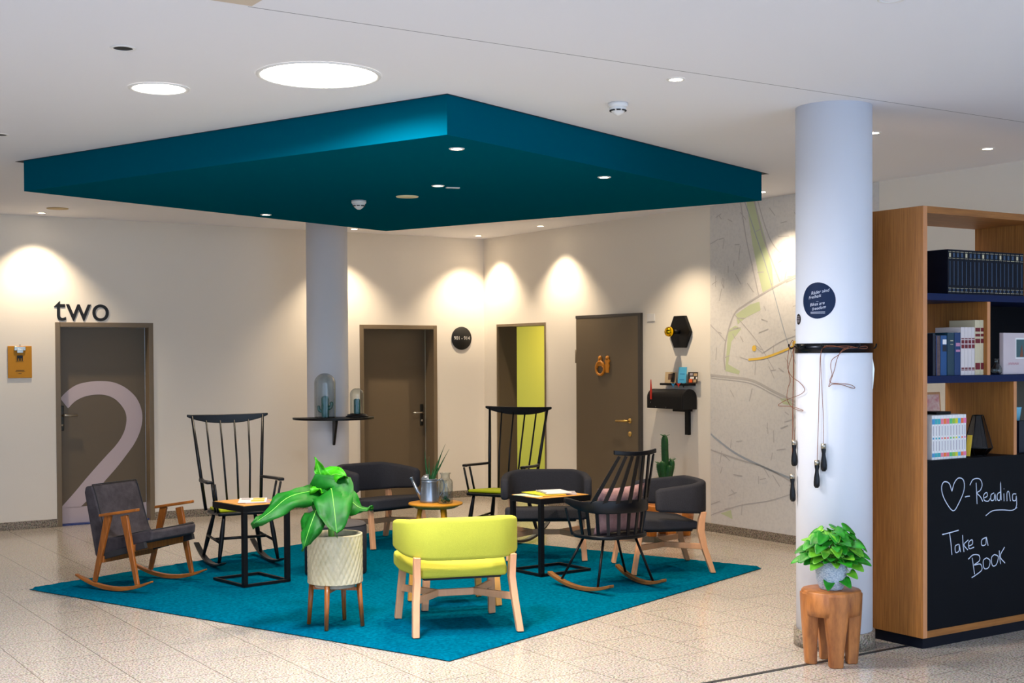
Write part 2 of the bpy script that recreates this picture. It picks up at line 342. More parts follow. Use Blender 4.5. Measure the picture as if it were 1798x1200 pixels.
# ---- flush toilet door
dw = room(MB().bx(.004, .03, d4[0], d4[1], .012, d4[2]), 'door_3', BROWN, bevel=.003)
MB().bx(0, .034, d4[1]-.012, d4[1]+.03, 0, d4[2]+.03).bx(0, .034, d4[0]-.002, d4[1], d4[2], d4[2]+.03).build('frame', mat('dark_door_edge', (62, 58, 56), .4), dw)
MB().tube([(.03, 2.94, 1.04), (.085, 2.94, 1.04), (.09, 2.91, 1.04), (.09, 2.77, 1.035)], .011, 10).build('handle', BRASS, dw)
for zz, rr in ((1.04, .026), (.90, .026)): MB().tube([(.03, 2.94, zz), (.04, 2.94, zz)], rr, 20).build('rosette', BRASS, dw)
MB().tube([(.02, d4[0]-.012, 1.65), (.02, d4[0]-.012, 1.8)], .012, 8).build('hinge', BROWN2, dw)
# toilet figures
PICT = mat('orange_wood_pictogram', (206, 130, 20), .5)
def outline_prism(poly, m, name, parent=None, t=.012, u0=.032):
    return MB().prism(poly, lambda a, b, tt: (u0+tt, a, b), 0, t).build(name, m, parent, loc=None if parent else C0, rz=0 if parent else RZ)
def pict(name, label, px, head_y, poly_px, ring=None):
    c = w2(px, 640)
    t = tag(bpy.data.objects.new(name, None), label, 'sign'); COL.objects.link(t); t.location = C0; t.rotation_euler.z = RZ
    v, z = w2(px, head_y); MB().tube([(.032, v, z), (.044, v, z)], .026, 16).build('head', PICT, t)
    outline_prism([w2(*p) for p in poly_px], PICT, 'body', t)
    if ring:
        v, z = w2(*ring); MB().tube([(.038, v+.072*cos(a), z+.072*sin(a)) for a in [2*pi*i/24 for i in range(24)]], .014, 8, closed=True).build('ring', PICT, t)
    return t
pict('pictogram', 'small orange wooden female figure on brown toilet door', 1058.5, 629, [(1056, 631), (1061, 631), (1061.5, 635), (1065, 641), (1063, 646), (1062, 643), (1055, 643), (1053.5, 647), (1052, 641), (1055.5, 635)], (1058.7, 647))
pict('pictogram', 'small orange wooden male figure on brown toilet door', 1071.5, 629, [(1069, 631), (1074, 631), (1076, 634), (1074, 638), (1075, 643), (1074, 647), (1073.5, 654.5), (1069, 654.5), (1068.5, 647), (1067.5, 643), (1069, 638), (1067, 634)])
# ---- lettering two
def wall_text(txt, name, label, size, uc, zc, m, sx=1.0, depth=.006, cat='lettering', bold=0):
    vs, fs = text_mesh(txt, size); mb = MB(); mb.add([(-v.x*sx, depth, v.y) for v in vs], fs, False)
    o = mb.build(name, m, loc=L(uc, 0, zc), rz=RZ); s = o.modifiers.new('s', 'SOLIDIFY'); s.thickness = .004
    return tag(o, label, cat) if cat else o
wall_text('two', 'wall_lettering', 'black word two on wall above the taupe door with the large 2', .375, 4.917, 2.235, LETTER, .95)
# ---- round sign
t = thing('round_sign', 'round black sign with white room numbers beside the recessed door', 'sign', L(.332, .0, 1.955), RZ)
MB().lathe([(.0001, 0), (.141, 0), (.141, .012), (.139, .014), (.0001, .014)], n=48).build('disc', LETTER, t).rotation_euler = (R(-90), 0, 0)
vs, fs = text_mesh('901 - 914', .062); MB().add([(-v.x*.95, .016, v.y) for v in vs], fs, False).build('lettering', WHITEP, t)
# ---- clipboard
(ua, za), (ub, zb) = w1(13, 608), w1(56, 664); uc = (ua+ub)/2; w = abs(ua-ub)
t = thing('clipboard', 'tan clipboard with steel clip hanging left of the taupe door', 'clipboard', L(uc, 0, (za+zb)/2), RZ)
h = za-zb
MB().bx(-w/2, w/2, .003, .010, -h/2, h/2).build('board', TAN, t, bevel=.004)
MB().bx(-.055, .055, .010, .022, h/2-.045, h/2-.005).bx(-.03, .03, .010, .028, h/2-.07, h/2-.03).tube([(0, .012, h/2+.01), (0, .03, h/2+.01)], .008).build('clip', STEEL, t, bevel=.003)
m = MB().bx(-.028, .028, .0102, .0112, h/2-.125, h/2-.095).bx(-.028, -.02, .0102, .0112, h/2-.15, h/2-.12).bx(.02, .028, .0102, .0112, h/2-.15, h/2-.12).bx(-.006, .006, .0102, .0112, h/2-.15, h/2-.12)
m.bx(-.04, .04, .0102, .0110, -h/2+.075, -h/2+.08).bx(-.05, .05, .0102, .0110, -h/2+.066, -h/2+.068).bx(-.015, .015, .0102, .0110, -h/2+.045, -h/2+.05).bx(-.04, .04, .0102, .0110, h/2-.158, h/2-.156)
m.build('print', LETTER, t)
# ---- columns
def column(name, c, r):
    o = struct(MB().lathe([(r, 0), (r, ZC+.02)], n=72).build(name, COLM, loc=c)); 
    k = struct(MB().lathe([(r, 0), (r+.014, 0), (r+.014, .098), (r, .10)], n=72, cap=False).build('baseboard_'+name, SKIRT, loc=c))
    return o
KC = Vector((1.908, 7.83, 0)); KR = .2215
c1Y = 13.9; K1 = Vector(((575.5-899)/F*c1Y+.0, c1Y, 0)); K1R = .216
column('column_front', KC, KR); column('column_back', K1, K1R)
# ---- map wallpaper
mp_t = thing('city_map_mural', 'pale grey city map mural with green park strips on right wall', 'mural', L(0, 4.17, 0), RZ)
MAPG = bpy.data.materials.new('map_paper'); MAPG.use_nodes = True; nt = MAPG.node_tree; b = nt.nodes['Principled BSDF']; b.inputs['Roughness'].default_value = .8
tc = nt.nodes.new('ShaderNodeTexCoord'); vo = nt.nodes.new('ShaderNodeTexVoronoi'); vo.feature = 'DISTANCE_TO_EDGE'; vo.inputs['Scale'].default_value = 9
nt.links.new(tc.outputs['Object'], vo.inputs['Vector']); cr = nt.nodes.new('ShaderNodeValToRGB'); cr.color_ramp.elements[0].position = .0; cr.color_ramp.elements[0].color = lin((213, 211, 210)); cr.color_ramp.elements[1].position = .035; cr.color_ramp.elements[1].color = lin((219, 216, 213))
nt.links.new(vo.outputs['Distance'], cr.inputs[0])
v2 = nt.nodes.new('ShaderNodeTexVoronoi'); v2.inputs['Scale'].default_value = 34; v2.distance = 'MANHATTAN'; nt.links.new(tc.outputs['Object'], v2.inputs['Vector'])
c2 = nt.nodes.new('ShaderNodeValToRGB'); c2.color_ramp.elements[0].color = (.9, .9, .9, 1); c2.color_ramp.elements[1].color = (1, 1, 1, 1); nt.links.new(v2.outputs['Distance'], c2.inputs[0])
mx = nt.nodes.new('ShaderNodeMixRGB'); mx.blend_type = 'MULTIPLY'; mx.inputs[0].default_value = .8; nt.links.new(cr.outputs[0], mx.inputs[1]); nt.links.new(c2.outputs[0], mx.inputs[2]); nt.links.new(mx.outputs[0], b.inputs['Base Color'])
MB().bx(.001, .004, 0, 2.11, .083, ZC-.002).build('paper', MAPG, mp_t)
def mq(x, y): v, z = w2(x, y); return (v-4.17, z)
def mfn(d): return lambda a, b: (d, min(max(a, .002), 2.108), min(b, ZC-.004))
GREEN_M = mat('map_green', (196, 206, 168), .8); ROADM = mat('map_road_grey', (186, 182, 182), .8); RIV = mat('map_river_grey', (164, 172, 182), .8); YEL = mat('map_yellow', (236, 196, 84), .8); DK = mat('map_label_grey', (188, 184, 182), .8)
def road(pts, w, m=ROADM, d=.0050, name='road'):
    P = [(p.x, p.y) for p in bez([(a, b, 0) for a, b in [mq(*q) for q in pts]], 6)]; return MB().ribbon(P, w, mfn(d)).build(name, m, mp_t)
road([(1301, 356), (1311, 420), (1322, 470), (1333, 520)], .014); road([(1308, 353), (1330, 420), (1345, 465), (1358, 510), (1380, 590), (1398, 640)], .010, RIV)
road([(1325, 352), (1342, 420), (1370, 495)], .016); road([(1331, 352), (1345, 400), (1362, 435), (1396, 465)], .012, DK)
road([(1397, 484), (1350, 510), (1310, 535), (1290, 552), (1277, 590), (1272, 625), (1274, 650)], .018); road([(1247, 659), (1275, 662), (1320, 668), (1360, 688), (1397, 706)], .022, DK)
road([(1247, 664), (1275, 667), (1320, 674), (1360, 694), (1397, 712)], .008)
road([(1247, 762), (1290, 795), (1340, 820), (1397, 844)], .020, RIV, name='river'); road([(1247, 790), (1300, 808), (1345, 822), (1397, 850)], .014, DK)
road([(1247, 570), (1262, 585), (1275, 600)], .010); road([(1247, 905), (1300, 888), (1350, 880), (1397, 866)], .008); road([(1290, 552), (1330, 600), (1360, 650)], .008); road([(1340, 620), (1372, 600), (1397, 590)], .008)
MB().ribbon([mq(1300, 627), mq(1316, 633)], .004, mfn(.0055)).build('street', ROADM, mp_t)
P = [(p.x, p.y) for p in bez([(a, b, 0) for a, b in [mq(*q) for q in [(1315, 632), (1340, 629), (1365, 621), (1396, 608)]]], 5)]
MB().ribbon(P, .022, mfn(.006)).build('main_street', YEL, mp_t); 
for x, y in ((1325, 612), (1396, 604)): 
    a, b_ = mq(x, y); MB().add([mfn(.006)(a+.03*cos(t_*pi/4), b_+.03*sin(t_*pi/4)) for t_ in range(8)], [tuple(range(8))], False).build('marker', YEL, mp_t)
def park(pts): MB().add([mfn(.0045)(*mq(*p)) for p in pts], [tuple(range(len(pts)))], False).build('park', GREEN_M, mp_t)
park([(1311, 353), (1326, 353), (1343, 415), (1356, 470), (1359, 508), (1340, 515), (1332, 480), (1322, 430)]); park([(1293, 552), (1318, 535), (1334, 530), (1336, 545), (1310, 558), (1296, 570)])
park([(1279, 580), (1292, 572), (1302, 578), (1285, 600), (1279, 640), (1300, 652), (1298, 658), (1274, 652)]); park([(1266, 902), (1284, 896), (1287, 912)]); park([(1370, 700), (1388, 700), (1392, 712), (1376, 710)])
random.seed(5); m = MB(); 
for i in range(150):
    v = random.uniform(.05, 2.06); z = random.uniform(.15, 3.1); a = random.choice((0, .3, 1.2, 1.5, 2.2, 2.7))+random.uniform(-.15, .15); l = random.uniform(.025, .07)
    m.ribbon([(v-l*cos(a), z-l*sin(a)), (v+l*cos(a), z+l*sin(a))], .009, mfn(.0052))
m.build('street_name', DK, mp_t)
# ---------------------------------------------------------------- canopy
A2 = .9378; SN = Vector((-.353, 7.3667, 0)); ang = A2-pi/2   # near corner; edges along A2 and A2+90
can = thing('ceiling_canopy', 'large square petrol blue dropped ceiling panel above the blue rug', 'ceiling panel', SN, A2)
MB().bx(0, 3.98, 0, 4.0, ZS, ZC).build('panel', TEAL, can)
MB().bx(-.012, 4.09, -.012, 4.09, ZC-.002, ZC-.0005).build('shadow_gap', mat('shadow_gap_blue', (20, 40, 52), .8), can) 
# ---------------------------------------------------------------- rug
RN = Vector((-.3608, 7.4305, 0))
rug = MB(); n = 130; vs = []; fs = []
for i in range(n+1):
    for j in range(n+1):
        x = 3.994*i/n; y = 4.05*j/n; e = min(x, y, 3.994-x, 4.05-y); z = .022*min(1, (e/.03+.25)) + .004*noise.noise(Vector((x*30, y*30, 0)))
        jx = .006*noise.noise(Vector((y*40, 3, 0))) if i in (0, n) else 0; jy = .006*noise.noise(Vector((x*40, 9, 0))) if j in (0, n) else 0
        vs.append((x+jx, y+jy, max(z, .003)))
for i in range(n):
    for j in range(n): a = i*(n+1)+j; fs.append((a, a+n+1, a+n+2, a+1))
rug.add(vs, fs, True)
ro = rug.build('rug', CARPET, loc=RN, rz=.934); tag(ro, 'large square petrol blue pile rug under the seating group', 'rug'); RT = .0268
# ---------------------------------------------------------------- ceiling fittings
EM = mat('lamp_glow', (255, 250, 240), .5, emit=(255, 250, 238), estr=6); EMW = mat('lamp_glow_warm', (255, 240, 215), .5, emit=(255, 236, 205), estr=14)
extra = []
def luminaire(px, py, r, label, power, p=None):
    p = p or onz(px, py, ZC); t = thing('round_ceiling_light', label, 'ceiling light', p, 0, None)
    MB().lathe([(r, -.001), (r, -.006), (r+.012, -.008), (r+.022, -.004), (r+.024, -.001)], n=48, cap=False).build('rim', WHITEP, t)
    MB().lathe([(.0001, -.004), (r, -.004), (r, -.001), (.0001, -.001)], n=48).build('diffuser', EM, t)
    l = bpy.data.lights.new('glow', 'AREA'); l.shape = 'DISK'; l.size = 2*r; l.energy = power; l.color = (.95, .95, 1) if power != LUMX else (.74, .85, 1); l.spread = R(165)
    o = bpy.data.objects.new('lamp', l); COL.objects.link(o); o.parent = t; o.location = (0, 0, -.012); return t
luminaire(560, 132, .30, 'large round glowing flush ceiling light left of the canopy corner', DISC*2.0)
for k_, (lu, lv) in enumerate(((8.6, 10.2), (6.2, 11.6), (8.8, 13.2), (4.4, 13.6))):  # unseen ceiling lights added to brighten floor and ceiling
    q = L(lu, lv, ZC); qx = 899+F*(q.x*CR.x+q.y*CR.y+(q.z-CAM_H)*CR.z)/(q.x*_w.x+q.y*_w.y+(q.z-CAM_H)*_w.z) if q.y > .5 else 0
    extra.append(q)
luminaire(279, 155, .14, 'smaller round glowing flush ceiling light at left', DISC*.5)
for q, wh in zip(extra, ('above the floor left of the camera', 'nearest above the camera', 'behind the camera at left', 'behind the camera at right')):
    luminaire(0, 0, .30, 'added unseen large round ceiling light '+wh, LUMX, q)
def downlight(p, label, target=None, power=SPOT, cone=75, blend=.6, grp=None, r=.035, color=WARM):
    t = thing('downlight', label, 'downlight', p, 0, grp)
    MB().lathe([(r, -.0005), (r, -.005), (r+.012, -.006), (r+.016, -.0005)], n=24, cap=False).build('ring', WHITEP, t)
    MB().lathe([(.0001, -.003), (r, -.003), (r, -.0005), (.0001, -.0005)], n=20).build('bulb', EMW if power > 0 else DARKP, t)
    if power > 0:
        l = bpy.data.lights.new('spot', 'SPOT'); l.energy = power; l.spot_size = R(cone); l.spot_blend = blend; l.shadow_soft_size = .025; l.color = color
        o = bpy.data.objects.new('lamp', l); COL.objects.link(o); o.parent = t; o.location = (0, 0, -.02)
        if target is not None: o.rotation_euler = (Vector(target)-Vector(p)).to_track_quat('-Z', 'Y').to_euler()
    return t
def loc_of(p): d = p-C0; return (-d.dot(E1), -d.dot(N1))
for (x, y, lab) in ((73, 374, 'downlight by the wall above the clipboard'), (622, 402, 'downlight just right of the rear column top'), (840, 414, 'downlight next to the ceiling corner'), (949, 397, 'downlight near the right wall above the corridor opening'), (1337.5, 337, 'downlight at the right tip of the blue canopy')):
    p = onz(x, y, ZC); downlight(p, lab, None, SPOT, 100, .75)
# the washers hidden by the canopy
for (u, v, lab) in ((.62, 3.95, 'downlight near right wall hidden by canopy'),):
    downlight(L(u, v, ZC), lab, None, SPOT, 100, .75)
for (x, y, lab) in ((1187, 139, 'bright downlight above and left of the front column'), (1534, 233, 'downlight right beside the front column'), (1734, 261, 'rightmost downlight above the bookshelf')):
    downlight(onz(x, y, ZC), lab, None, SPOT*.5, 90, .8)
for (x, y, lab) in ((802, 261, 'downlight under the canopy nearest its front corner'), (769, 326, 'downlight at the centre of the canopy'), (1061, 311, 'downlight in the right half of the canopy'), (467, 377, 'downlight in the rear left part of the canopy')):
    downlight(onz(x, y, ZS), lab, None, SPOT_RUG, 120, .9, r=.032)
for (x, y, lab) in ((216, 84, 'unlit dark recessed downlight above the small round light'), (1566, -3, 'unlit dark recessed downlight at the top edge right'), (-1, 236, 'unlit dark downlight at left picture edge')):
    downlight(onz(x, y, ZC), lab, None, 0, r=.045)
def disc(x, y, z, r, name, label, m):
    return tag(MB().lathe([(.0001, -.006), (r, -.006), (r+.003, -.0005), (.0001, -.0005)], n=40).build(name, m, loc=onz(x, y, z)), label, 'ceiling cover')
disc(715, 345, ZS, .085, 'speaker_cover', 'round cream cover disc under the blue canopy', CREAMD)
disc(101, 366, ZC, .10, 'speaker_cover', 'round beige cover disc on ceiling near the left wall', mat('beige_disc', (196, 172, 128), .7))
tag(MB().box((0, 0, -.004), (.10, .03, .007)).build('status_plate', WHITEP, loc=onz(795, 329, ZS), rz=R(20)), 'tiny white plate beside the central canopy downlight', 'plate')
def smoke(p, label):
    t = thing('smoke_detector', label, 'smoke detector', p)
    MB().lathe([(.058, -.0005), (.058, -.022), (.052, -.026)], n=32).build('base', WHITEP, t)
    MB().lathe([(.048, -.024), (.050, -.034), (.045, -.040), (.030, -.060), (.012, -.072), (.0001, -.074)], n=32).build('head', WHITEP, t)
    m = MB()
    for k in range(8): a = 2*pi*k/8; m.box((.043*cos(a), .043*sin(a), -.045), (.012, .024, .006), Matrix.Rotation(a, 3, 'Z'))
    m.build('vent', DARKP, t)
smoke(onz(630, 352, ZS), 'white smoke detector hanging under the blue canopy'); smoke(onz(1085, 181, ZC), 'white smoke detector on the white ceiling right of the canopy')
# wedge shaped fascia at the far end of the front ceiling joint
room(MB().bx(6.60, 6.80, 8.74, 8.90, ZC-.008, ZC-.0045), 'trim_7', mat('beige_fascia', (206, 190, 170), .8))
# ---------------------------------------------------------------- glazed front (daylight)
m = MB()
for k in range(9): m.bx(k*1.35-.1, k*1.35-.04, VMAX-.06, VMAX, 0, ZC)
m.bx(-.27, UMAX, VMAX-.06, VMAX, 0, .08)
room(m, 'window_1', BLACKM)
l = bpy.data.lights.new('daylight', 'AREA'); l.shape = 'RECTANGLE'; l.size = 9; l.size_y = 2.8; l.energy = DAY; l.color = COOL
o = bpy.data.objects.new('daylight', l); COL.objects.link(o); o.location = L(4.0, VMAX-.1, 1.6); o.rotation_euler = (R(90), 0, RZ+pi)
o.rotation_euler = (L(4, 0, 1.4)-L(4.0, VMAX-.1, 1.6)).to_track_quat('-Z', 'Z').to_euler()
l = bpy.data.lights.new('corridor_fill_light', 'AREA'); l.shape = 'DISK'; l.size = .4; l.energy = 14; l.color = (1, .9, .7)  # unseen lamp added to brighten the lime corridor wall
o = bpy.data.objects.new('corridor_fill_light', l); COL.objects.link(o); o.location = L(-1.0, -.9, 2.55)
# ================================================================ FURNITURE
def sweep_profile(path, prof_fn, upv=Vector((0, 0, 1))):
    rings = []
    n = len(path)
    for i, p in enumerate(path):
        p = Vector(p); t = (Vector(path[min(i+1, n-1)])-Vector(path[max(i-1, 0)])).normalized(); s = t.cross(upv).normalized()
        rings.append([p + s*a + upv*b for a, b in prof_fn(i/(n-1))])
    return rings
# ---- low lounge chair with wrap-around back (front is -Y)
def lounge_chair(label, loc, rz, fab, group=None):
    t = thing('lounge_chair', label, 'chair', loc, rz, group)
    for s in (-1, 1):
        MB().beam((s*.315, -.30, 0), (s*.292, -.235, .345), .046, .034, (1, 0, 0)).build('leg', BEECH, t, bevel=.005)
        pts = [(s*.328, .335, 0, .040), (s*.312, .268, .20, .048), (s*.300, .245, .33, .056), (s*.302, .252, .42, .052), (s*.303, .266, .475, .046)]
        rings = [[Vector((x+a*.042/2, y+b*w/2, z)) for a, b in ((-1, -1), (1, -1), (1, 1), (-1, 1))] for x, y, z, w in pts]
        MB().sweep(rings, True, False).build('leg', BEECH, t, bevel=.005)
    # stretcher: two Y ends joined by a bar
    m = MB().beam((-.13, 0, .205), (.13, 0, .205), .022, .045, (0, 1, 0))
    for s in (-1, 1):
        for ex, ey in ((.300, -.262), (.318, .262)): m.beam((s*.12, 0, .205), (s*ex, ey, .205), .022, .045, (ey*s, -ex, 0))
    m.build('stretcher', BEECH, t, bevel=.004)
    # seat cushion, trapezoid with rounded front
    sp = [(-.345, -.30), (-.345, -.10), (-.275, .24), (.275, .24), (.345, -.10), (.345, -.30), (.30, -.345), (-.30, -.345)]
    sm = MB().prism(sp, lambda a, b, z: Vector((a, b, z+(.012 if b < -.2 else 0))), .335, .432)
    for i_, (x_, y_, z_) in enumerate(sm.v):
        if z_ > .42 and y_ > 0: sm.v[i_] = (x_, y_, z_-.036)
    sm.build('seat', fab, t, bevel=.024, seg=4)
    MB().bx(-.25, .25, -.22, .20, .318, .340).build('seat_base', PIPING, t, bevel=.01)
    path = bez([(-.350, -.13, 0), (-.348, .02, 0), (-.318, .185, 0), (-.228, .276, 0), (-.08, .302, 0), (.08, .302, 0), (.228, .276, 0), (.318, .185, 0), (.348, .02, 0), (.350, -.13, 0)], 5)
    def prof(q):
        e = abs(q-.5)*2; top = .715 - .05*max(0, e-.35)/.65; bot = .455 + .035*max(0, e-.35)/.65
        if e > .97: top -= .012; bot += .012
        h = top-bot; r = .026; th = .068 if e < .97 else .045
        return [(a, b+(top+bot)/2) for a, b in rrect(th, h, min(r, th/2-.001), 3)]
    MB().sweep(sweep_profile(path, prof)).build('backrest', fab, t)
    return t
yl = Vector((-.365, 8.36, RT))
lounge_chair('yellow-green lounge chair seen from behind in the foreground', yl, pi+.275, LIME, None)
cA = lounge_chair('dark grey lounge chair behind the leafy plant and the pouf', Vector((-1.215, 12.07, RT)), R(44), GREYF, 'dark grey lounge chairs')
dup(cA, Vector((.285, 11.22, RT)), R(-1), 'dark grey lounge chair facing the viewer behind the right black side table', 'dark grey lounge chairs')
dup(cA, Vector((1.175, 10.56, RT)), R(-80), 'dark grey lounge chair in side view at the right rug corner before the cactus', 'dark grey lounge chairs')
# ---- tall spindle rocking chair
def rail_pts(x, y0, y1, R0, yc=0):     # curved rocker touching z=0 at yc
    return [(x, y0+(y1-y0)*k/16, R0-math.sqrt(max(R0*R0-(y0+(y1-y0)*k/16-yc)**2, 0))) for k in range(17)]
def rocker_rail(x, y0, y1, rad, w, h, m, t, yc=0, taper=.5, splay=0):
    pts = [(a+splay*b, b, c) for a, b, c in rail_pts(x, y0, y1, rad, yc)]; rings = []
    for i, (a, b, c) in enumerate(pts):
        e = abs(i/16-.5)*2; hh = h*(1-taper*e**3); rings.append([Vector((a+w/2*p, b, c+hh*q)) for p, q in ((-1, 0), (1, 0), (1, 1), (-1, 1))])
    return MB().sweep(rings, True, False).build('rocker', m, t, bevel=.003)
def spindle_rocker(label, loc, rz):
    t = thing('rocking_chair', label, 'rocking chair', loc, rz, 'black spindle-back rocking chairs')
    TZ = 1.19
    # seat
    MB().prism([(-.25, -.24), (-.22, .20), (-.19, .225), (.19, .225), (.22, .20), (.25, -.24), (.20, -.265), (-.20, -.265)], lambda a, b, z: Vector((a, b, z-.05*(b+.25))), .425, .452).build('seat', BLACKW, t, bevel=.008)
    MB().prism([(-.235, -.235), (-.20, .20), (.20, .20), (.235, -.235)], lambda a, b, z: Vector((a, b, z-.05*(b+.25)+.006*cos(a*6))), .453, .480).build('cushion', LIMEC, t, bevel=.011, seg=3)
    for s in (-1, 1):
        def leg(x0, y0, z0, x1, y1, z1):
            a = Vector((x0, y0, z0)); b = Vector((x1, y1, z1)); MB().tube([a.lerp(b, k/6) for k in range(7)], [.013, .016, .019, .0205, .019, .016, .013], 10).build('leg', BLACKW, t)
        leg(s*.19, -.20, .435, s*.245, -.235, .045); leg(s*.17, .16, .42, s*.245, .235, .055)
        rocker_rail(s*.245, -.36, .47, 1.05, .046, .022, BLACKW, t, yc=-.02)
        MB().tube([(s*.22, -.21, .20), (s*.22, .20, .22)], [.011, .011], 8).build('side_stretcher', BLACKW, t)
        # outer post and arm
        a = Vector((s*.235, .19, .43)); b = Vector((s*.306, .338, TZ+.022)); MB().tube([a, a.lerp(b, .5), b], [.014, .015, .011], 10).build('post', BLACKW, t)
        arm = a.lerp(b, .33); pts = [arm, arm+Vector((s*.035, -.15, 0)), arm+Vector((s*.045, -.36, .005)), arm+Vector((s*.04, -.42, .004))]
        rings = []
        for i, p in enumerate(bez(pts, 4)):
            w = .036+.016*min(1, i/9); rings.append([p+Vector((c*w/2, 0, d*.011)) for c, d in ((-1, -1), (1, -1), (1, 1), (-1, 1))])
        MB().sweep(rings, True, False).build('armrest', BLACKW, t, bevel=.006)
        for yy, xx in ((-.20, .24), (-.10, .235)): MB().tube([(s*xx, yy, .44), (s*(xx+.035), yy-.035, arm.z-.006)], [.010, .010], 8).build('arm_spindle', BLACKW, t)
    MB().tube([(-.22, 0, .21), (.22, 0, .21)], .012, 8).build('cross_stretcher', BLACKW, t)
    for k in range(4):
        q = -1.5+k; q = q/2.5; MB().tube([(q*.235, .195, .43), (q*.28, .265, .80), (q*.306, .337+.026*(1-q*q), TZ-.004)], [.009, .009, .0075], 8).build('spindle', BLACKW, t)
    rings = []
    for i in range(25):
        q = -1+2*i/24; h = .020+.055*(1-abs(q)**2.4); y = .335+.03*(1-q*q)-.0; top = TZ+.036-.006*(1-q*q); th = .013 if abs(q) < .97 else .008
        rings.append([Vector((q*.350, y+a*th, top-(h if b < 0 else 0)+(0 if b > 0 else 0))) for a, b in ((-1, -1), (1, -1), (1, 1), (-1, 1))])
    MB().sweep(rings, True, False).build('crest_rail', BLACKW, t, bevel=.006, seg=3)
    return t
sA = spindle_rocker('black spindle rocking chair with lime seat pad, the left one behind the plant table', Vector((-2.26, 10.93, RT)), R(28))
dup(sA, Vector((-.095, 12.22, RT)), R(-27), 'black spindle rocking chair with lime seat pad in front of the corridor opening')
# ---- comb back rocking chair (black, four thin rods, wooden rockers)
cb = thing('rocking_chair', 'black slatted comb-back rocking chair with wooden rockers and a mauve cushion', 'rocking chair', Vector((.715, 9.72, RT)), R(211))
def dshape(r1, yb, yf, z0, z1, n=28):
    out = []
    for k in range(n): a = 2*pi*k/n; x = r1*abs(cos(a))**.8*(1 if cos(a) > 0 else -1); y = (yb if sin(a) > 0 else yf)*abs(sin(a))**.8*(1 if sin(a) > 0 else -1); out.append((x, y))
    return out
MB().prism(dshape(.265, .235, .245, 0, 0), lambda a, b, z: Vector((a, b, z+.012*(a*a+b*b)*8)), .365, .395).build('seat', BLACKW, cb, bevel=.01, seg=3)
def ringpt(f, r, yb, yf, z):   # f angle: 0 right side ... pi/2 rear ... pi left
    return Vector((r*cos(f), yb*sin(f), z))
# arm band
ap = [Vector((.290, -.15, .640)), Vector((.290, -.09, .632)), Vector((.287, -.03, .62))] + [Vector((.285*cos(f), .235*sin(f)+.01, .61)) for f in [pi*k/14 for k in range(1, 14)]] + [Vector((-.287, -.03, .62)), Vector((-.290, -.09, .632)), Vector((-.290, -.15, .640))]
def bprof(q):
    e = abs(q-.5)*2; h = .095-.06*max(0, (e-.45)/.55); th = .016+.02*max(0, (e-.6)/.4); return [(a, b) for a, b in rrect(th, h, .006, 2)]
MB().sweep(sweep_profile(bez(ap, 2), bprof)).build('arm_band', BLACKW, cb)
for k in range(13):
    f = -.22+(pi+.44)*k/12; c, s_ = cos(f), sin(f); bt = Vector((.252*c, (.222 if s_ > 0 else .6)*s_, .385)); tp = Vector((.285*c if s_ > 0 else .295*c, .245*s_ if s_ > 0 else .7*s_, .585))
    MB().beam(bt, tp, .024, .010, (-s_, c, 0)).build('lower_slat', BLACKW, cb)
for k in range(7):
    q = (k-3)/3; f = pi/2-q*1.05; bt = Vector((.283*cos(f), .235*sin(f)+.01, .63)); tp = Vector((q*.150, .355-.02*q*q-.0, .985))
    MB().beam(bt, tp, .030, .012, (1, -q*.8, 0), .022).build('back_slat', BLACKW, cb)
rings = []
for i in range(21):
    q = -1+2*i/20; p = Vector((q*.185, .362-.045*q*q, 1.0+.012*q*q)); rings.append([p+Vector((0, a*.010, b*.016)) for a, b in ((-1, -1), (1, -1), (1, 1.0), (-1, 1.0))])
MB().sweep(rings, True, False).build('crest_rail', BLACKW, cb, bevel=.005)
for s in (-1, 1):
    for y0, y1, zz in ((-.12, -.21, .055), (.12, .20, .045)): MB().tube([(s*.14, y0, .375), (s*(.272-.11*y1), y1, zz-.018)], .0095, 10).build('leg', BLACKM, cb)
    rocker_rail(s*.272, -.34, .35, .95, .042, .026, RAILW, cb, yc=.02, taper=.2, splay=-.11*s)
MB().tube([(.14, -.12, .372), (.14, .12, .372), (-.14, .12, .372), (-.14, -.12, .372)], .009, 8, closed=True).build('seat_frame', BLACKM, cb)
# cushion leaning in the chair
def cushion(name, w, h, d, m, label, loc, rot):
    vs = []; fs = []; n = 14; mb = MB()
    for sgn in (1, -1):
        o = len(vs)
        for i in range(n+1):
            for j in range(n+1):
                x = -1+2*i/n; y = -1+2*j/n; e = (1-x**4)*(1-y**4); px = x*(1-.07*(1-abs(y)**2)*abs(x)); py = y*(1-.07*(1-abs(x)**2)*abs(y))
                vs.append((px*w/2, sgn*d/2*e**.55+.006*noise.noise(Vector((x*3, y*3, sgn))), py*h/2))
        for i in range(n):
            for j in range(n): a = o+i*(n+1)+j; fs.append((a, a+n+1, a+n+2, a+1))
    mb.add(vs, fs); o = mb.build(name, m, loc=loc); o.rotation_euler = rot; return tag(o, label, 'cushion')
cl = cb.location + Matrix.Rotation(R(211), 3, 'Z') @ Vector((-.01, .105, .575))
cushion('scatter_cushion', .42, .37, .12, MAUVE, 'dusty mauve cushion leaning inside the black slatted rocking chair', cl, (R(-14), R(3), R(211)))
# ---- upholstered rocking armchair
ra = thing('rocking_armchair', 'dark grey suede rocking armchair with orange-brown wooden A-frames at left', 'rocking chair', Vector((-2.77, 9.90, RT)), R(64))
def shell(x0, x1, prof, name, m, par, bev=.02):
    return MB().prism(prof, lambda a, b, x: Vector((x, a, b)), x0, x1).build(name, m, par, bevel=bev, seg=4)
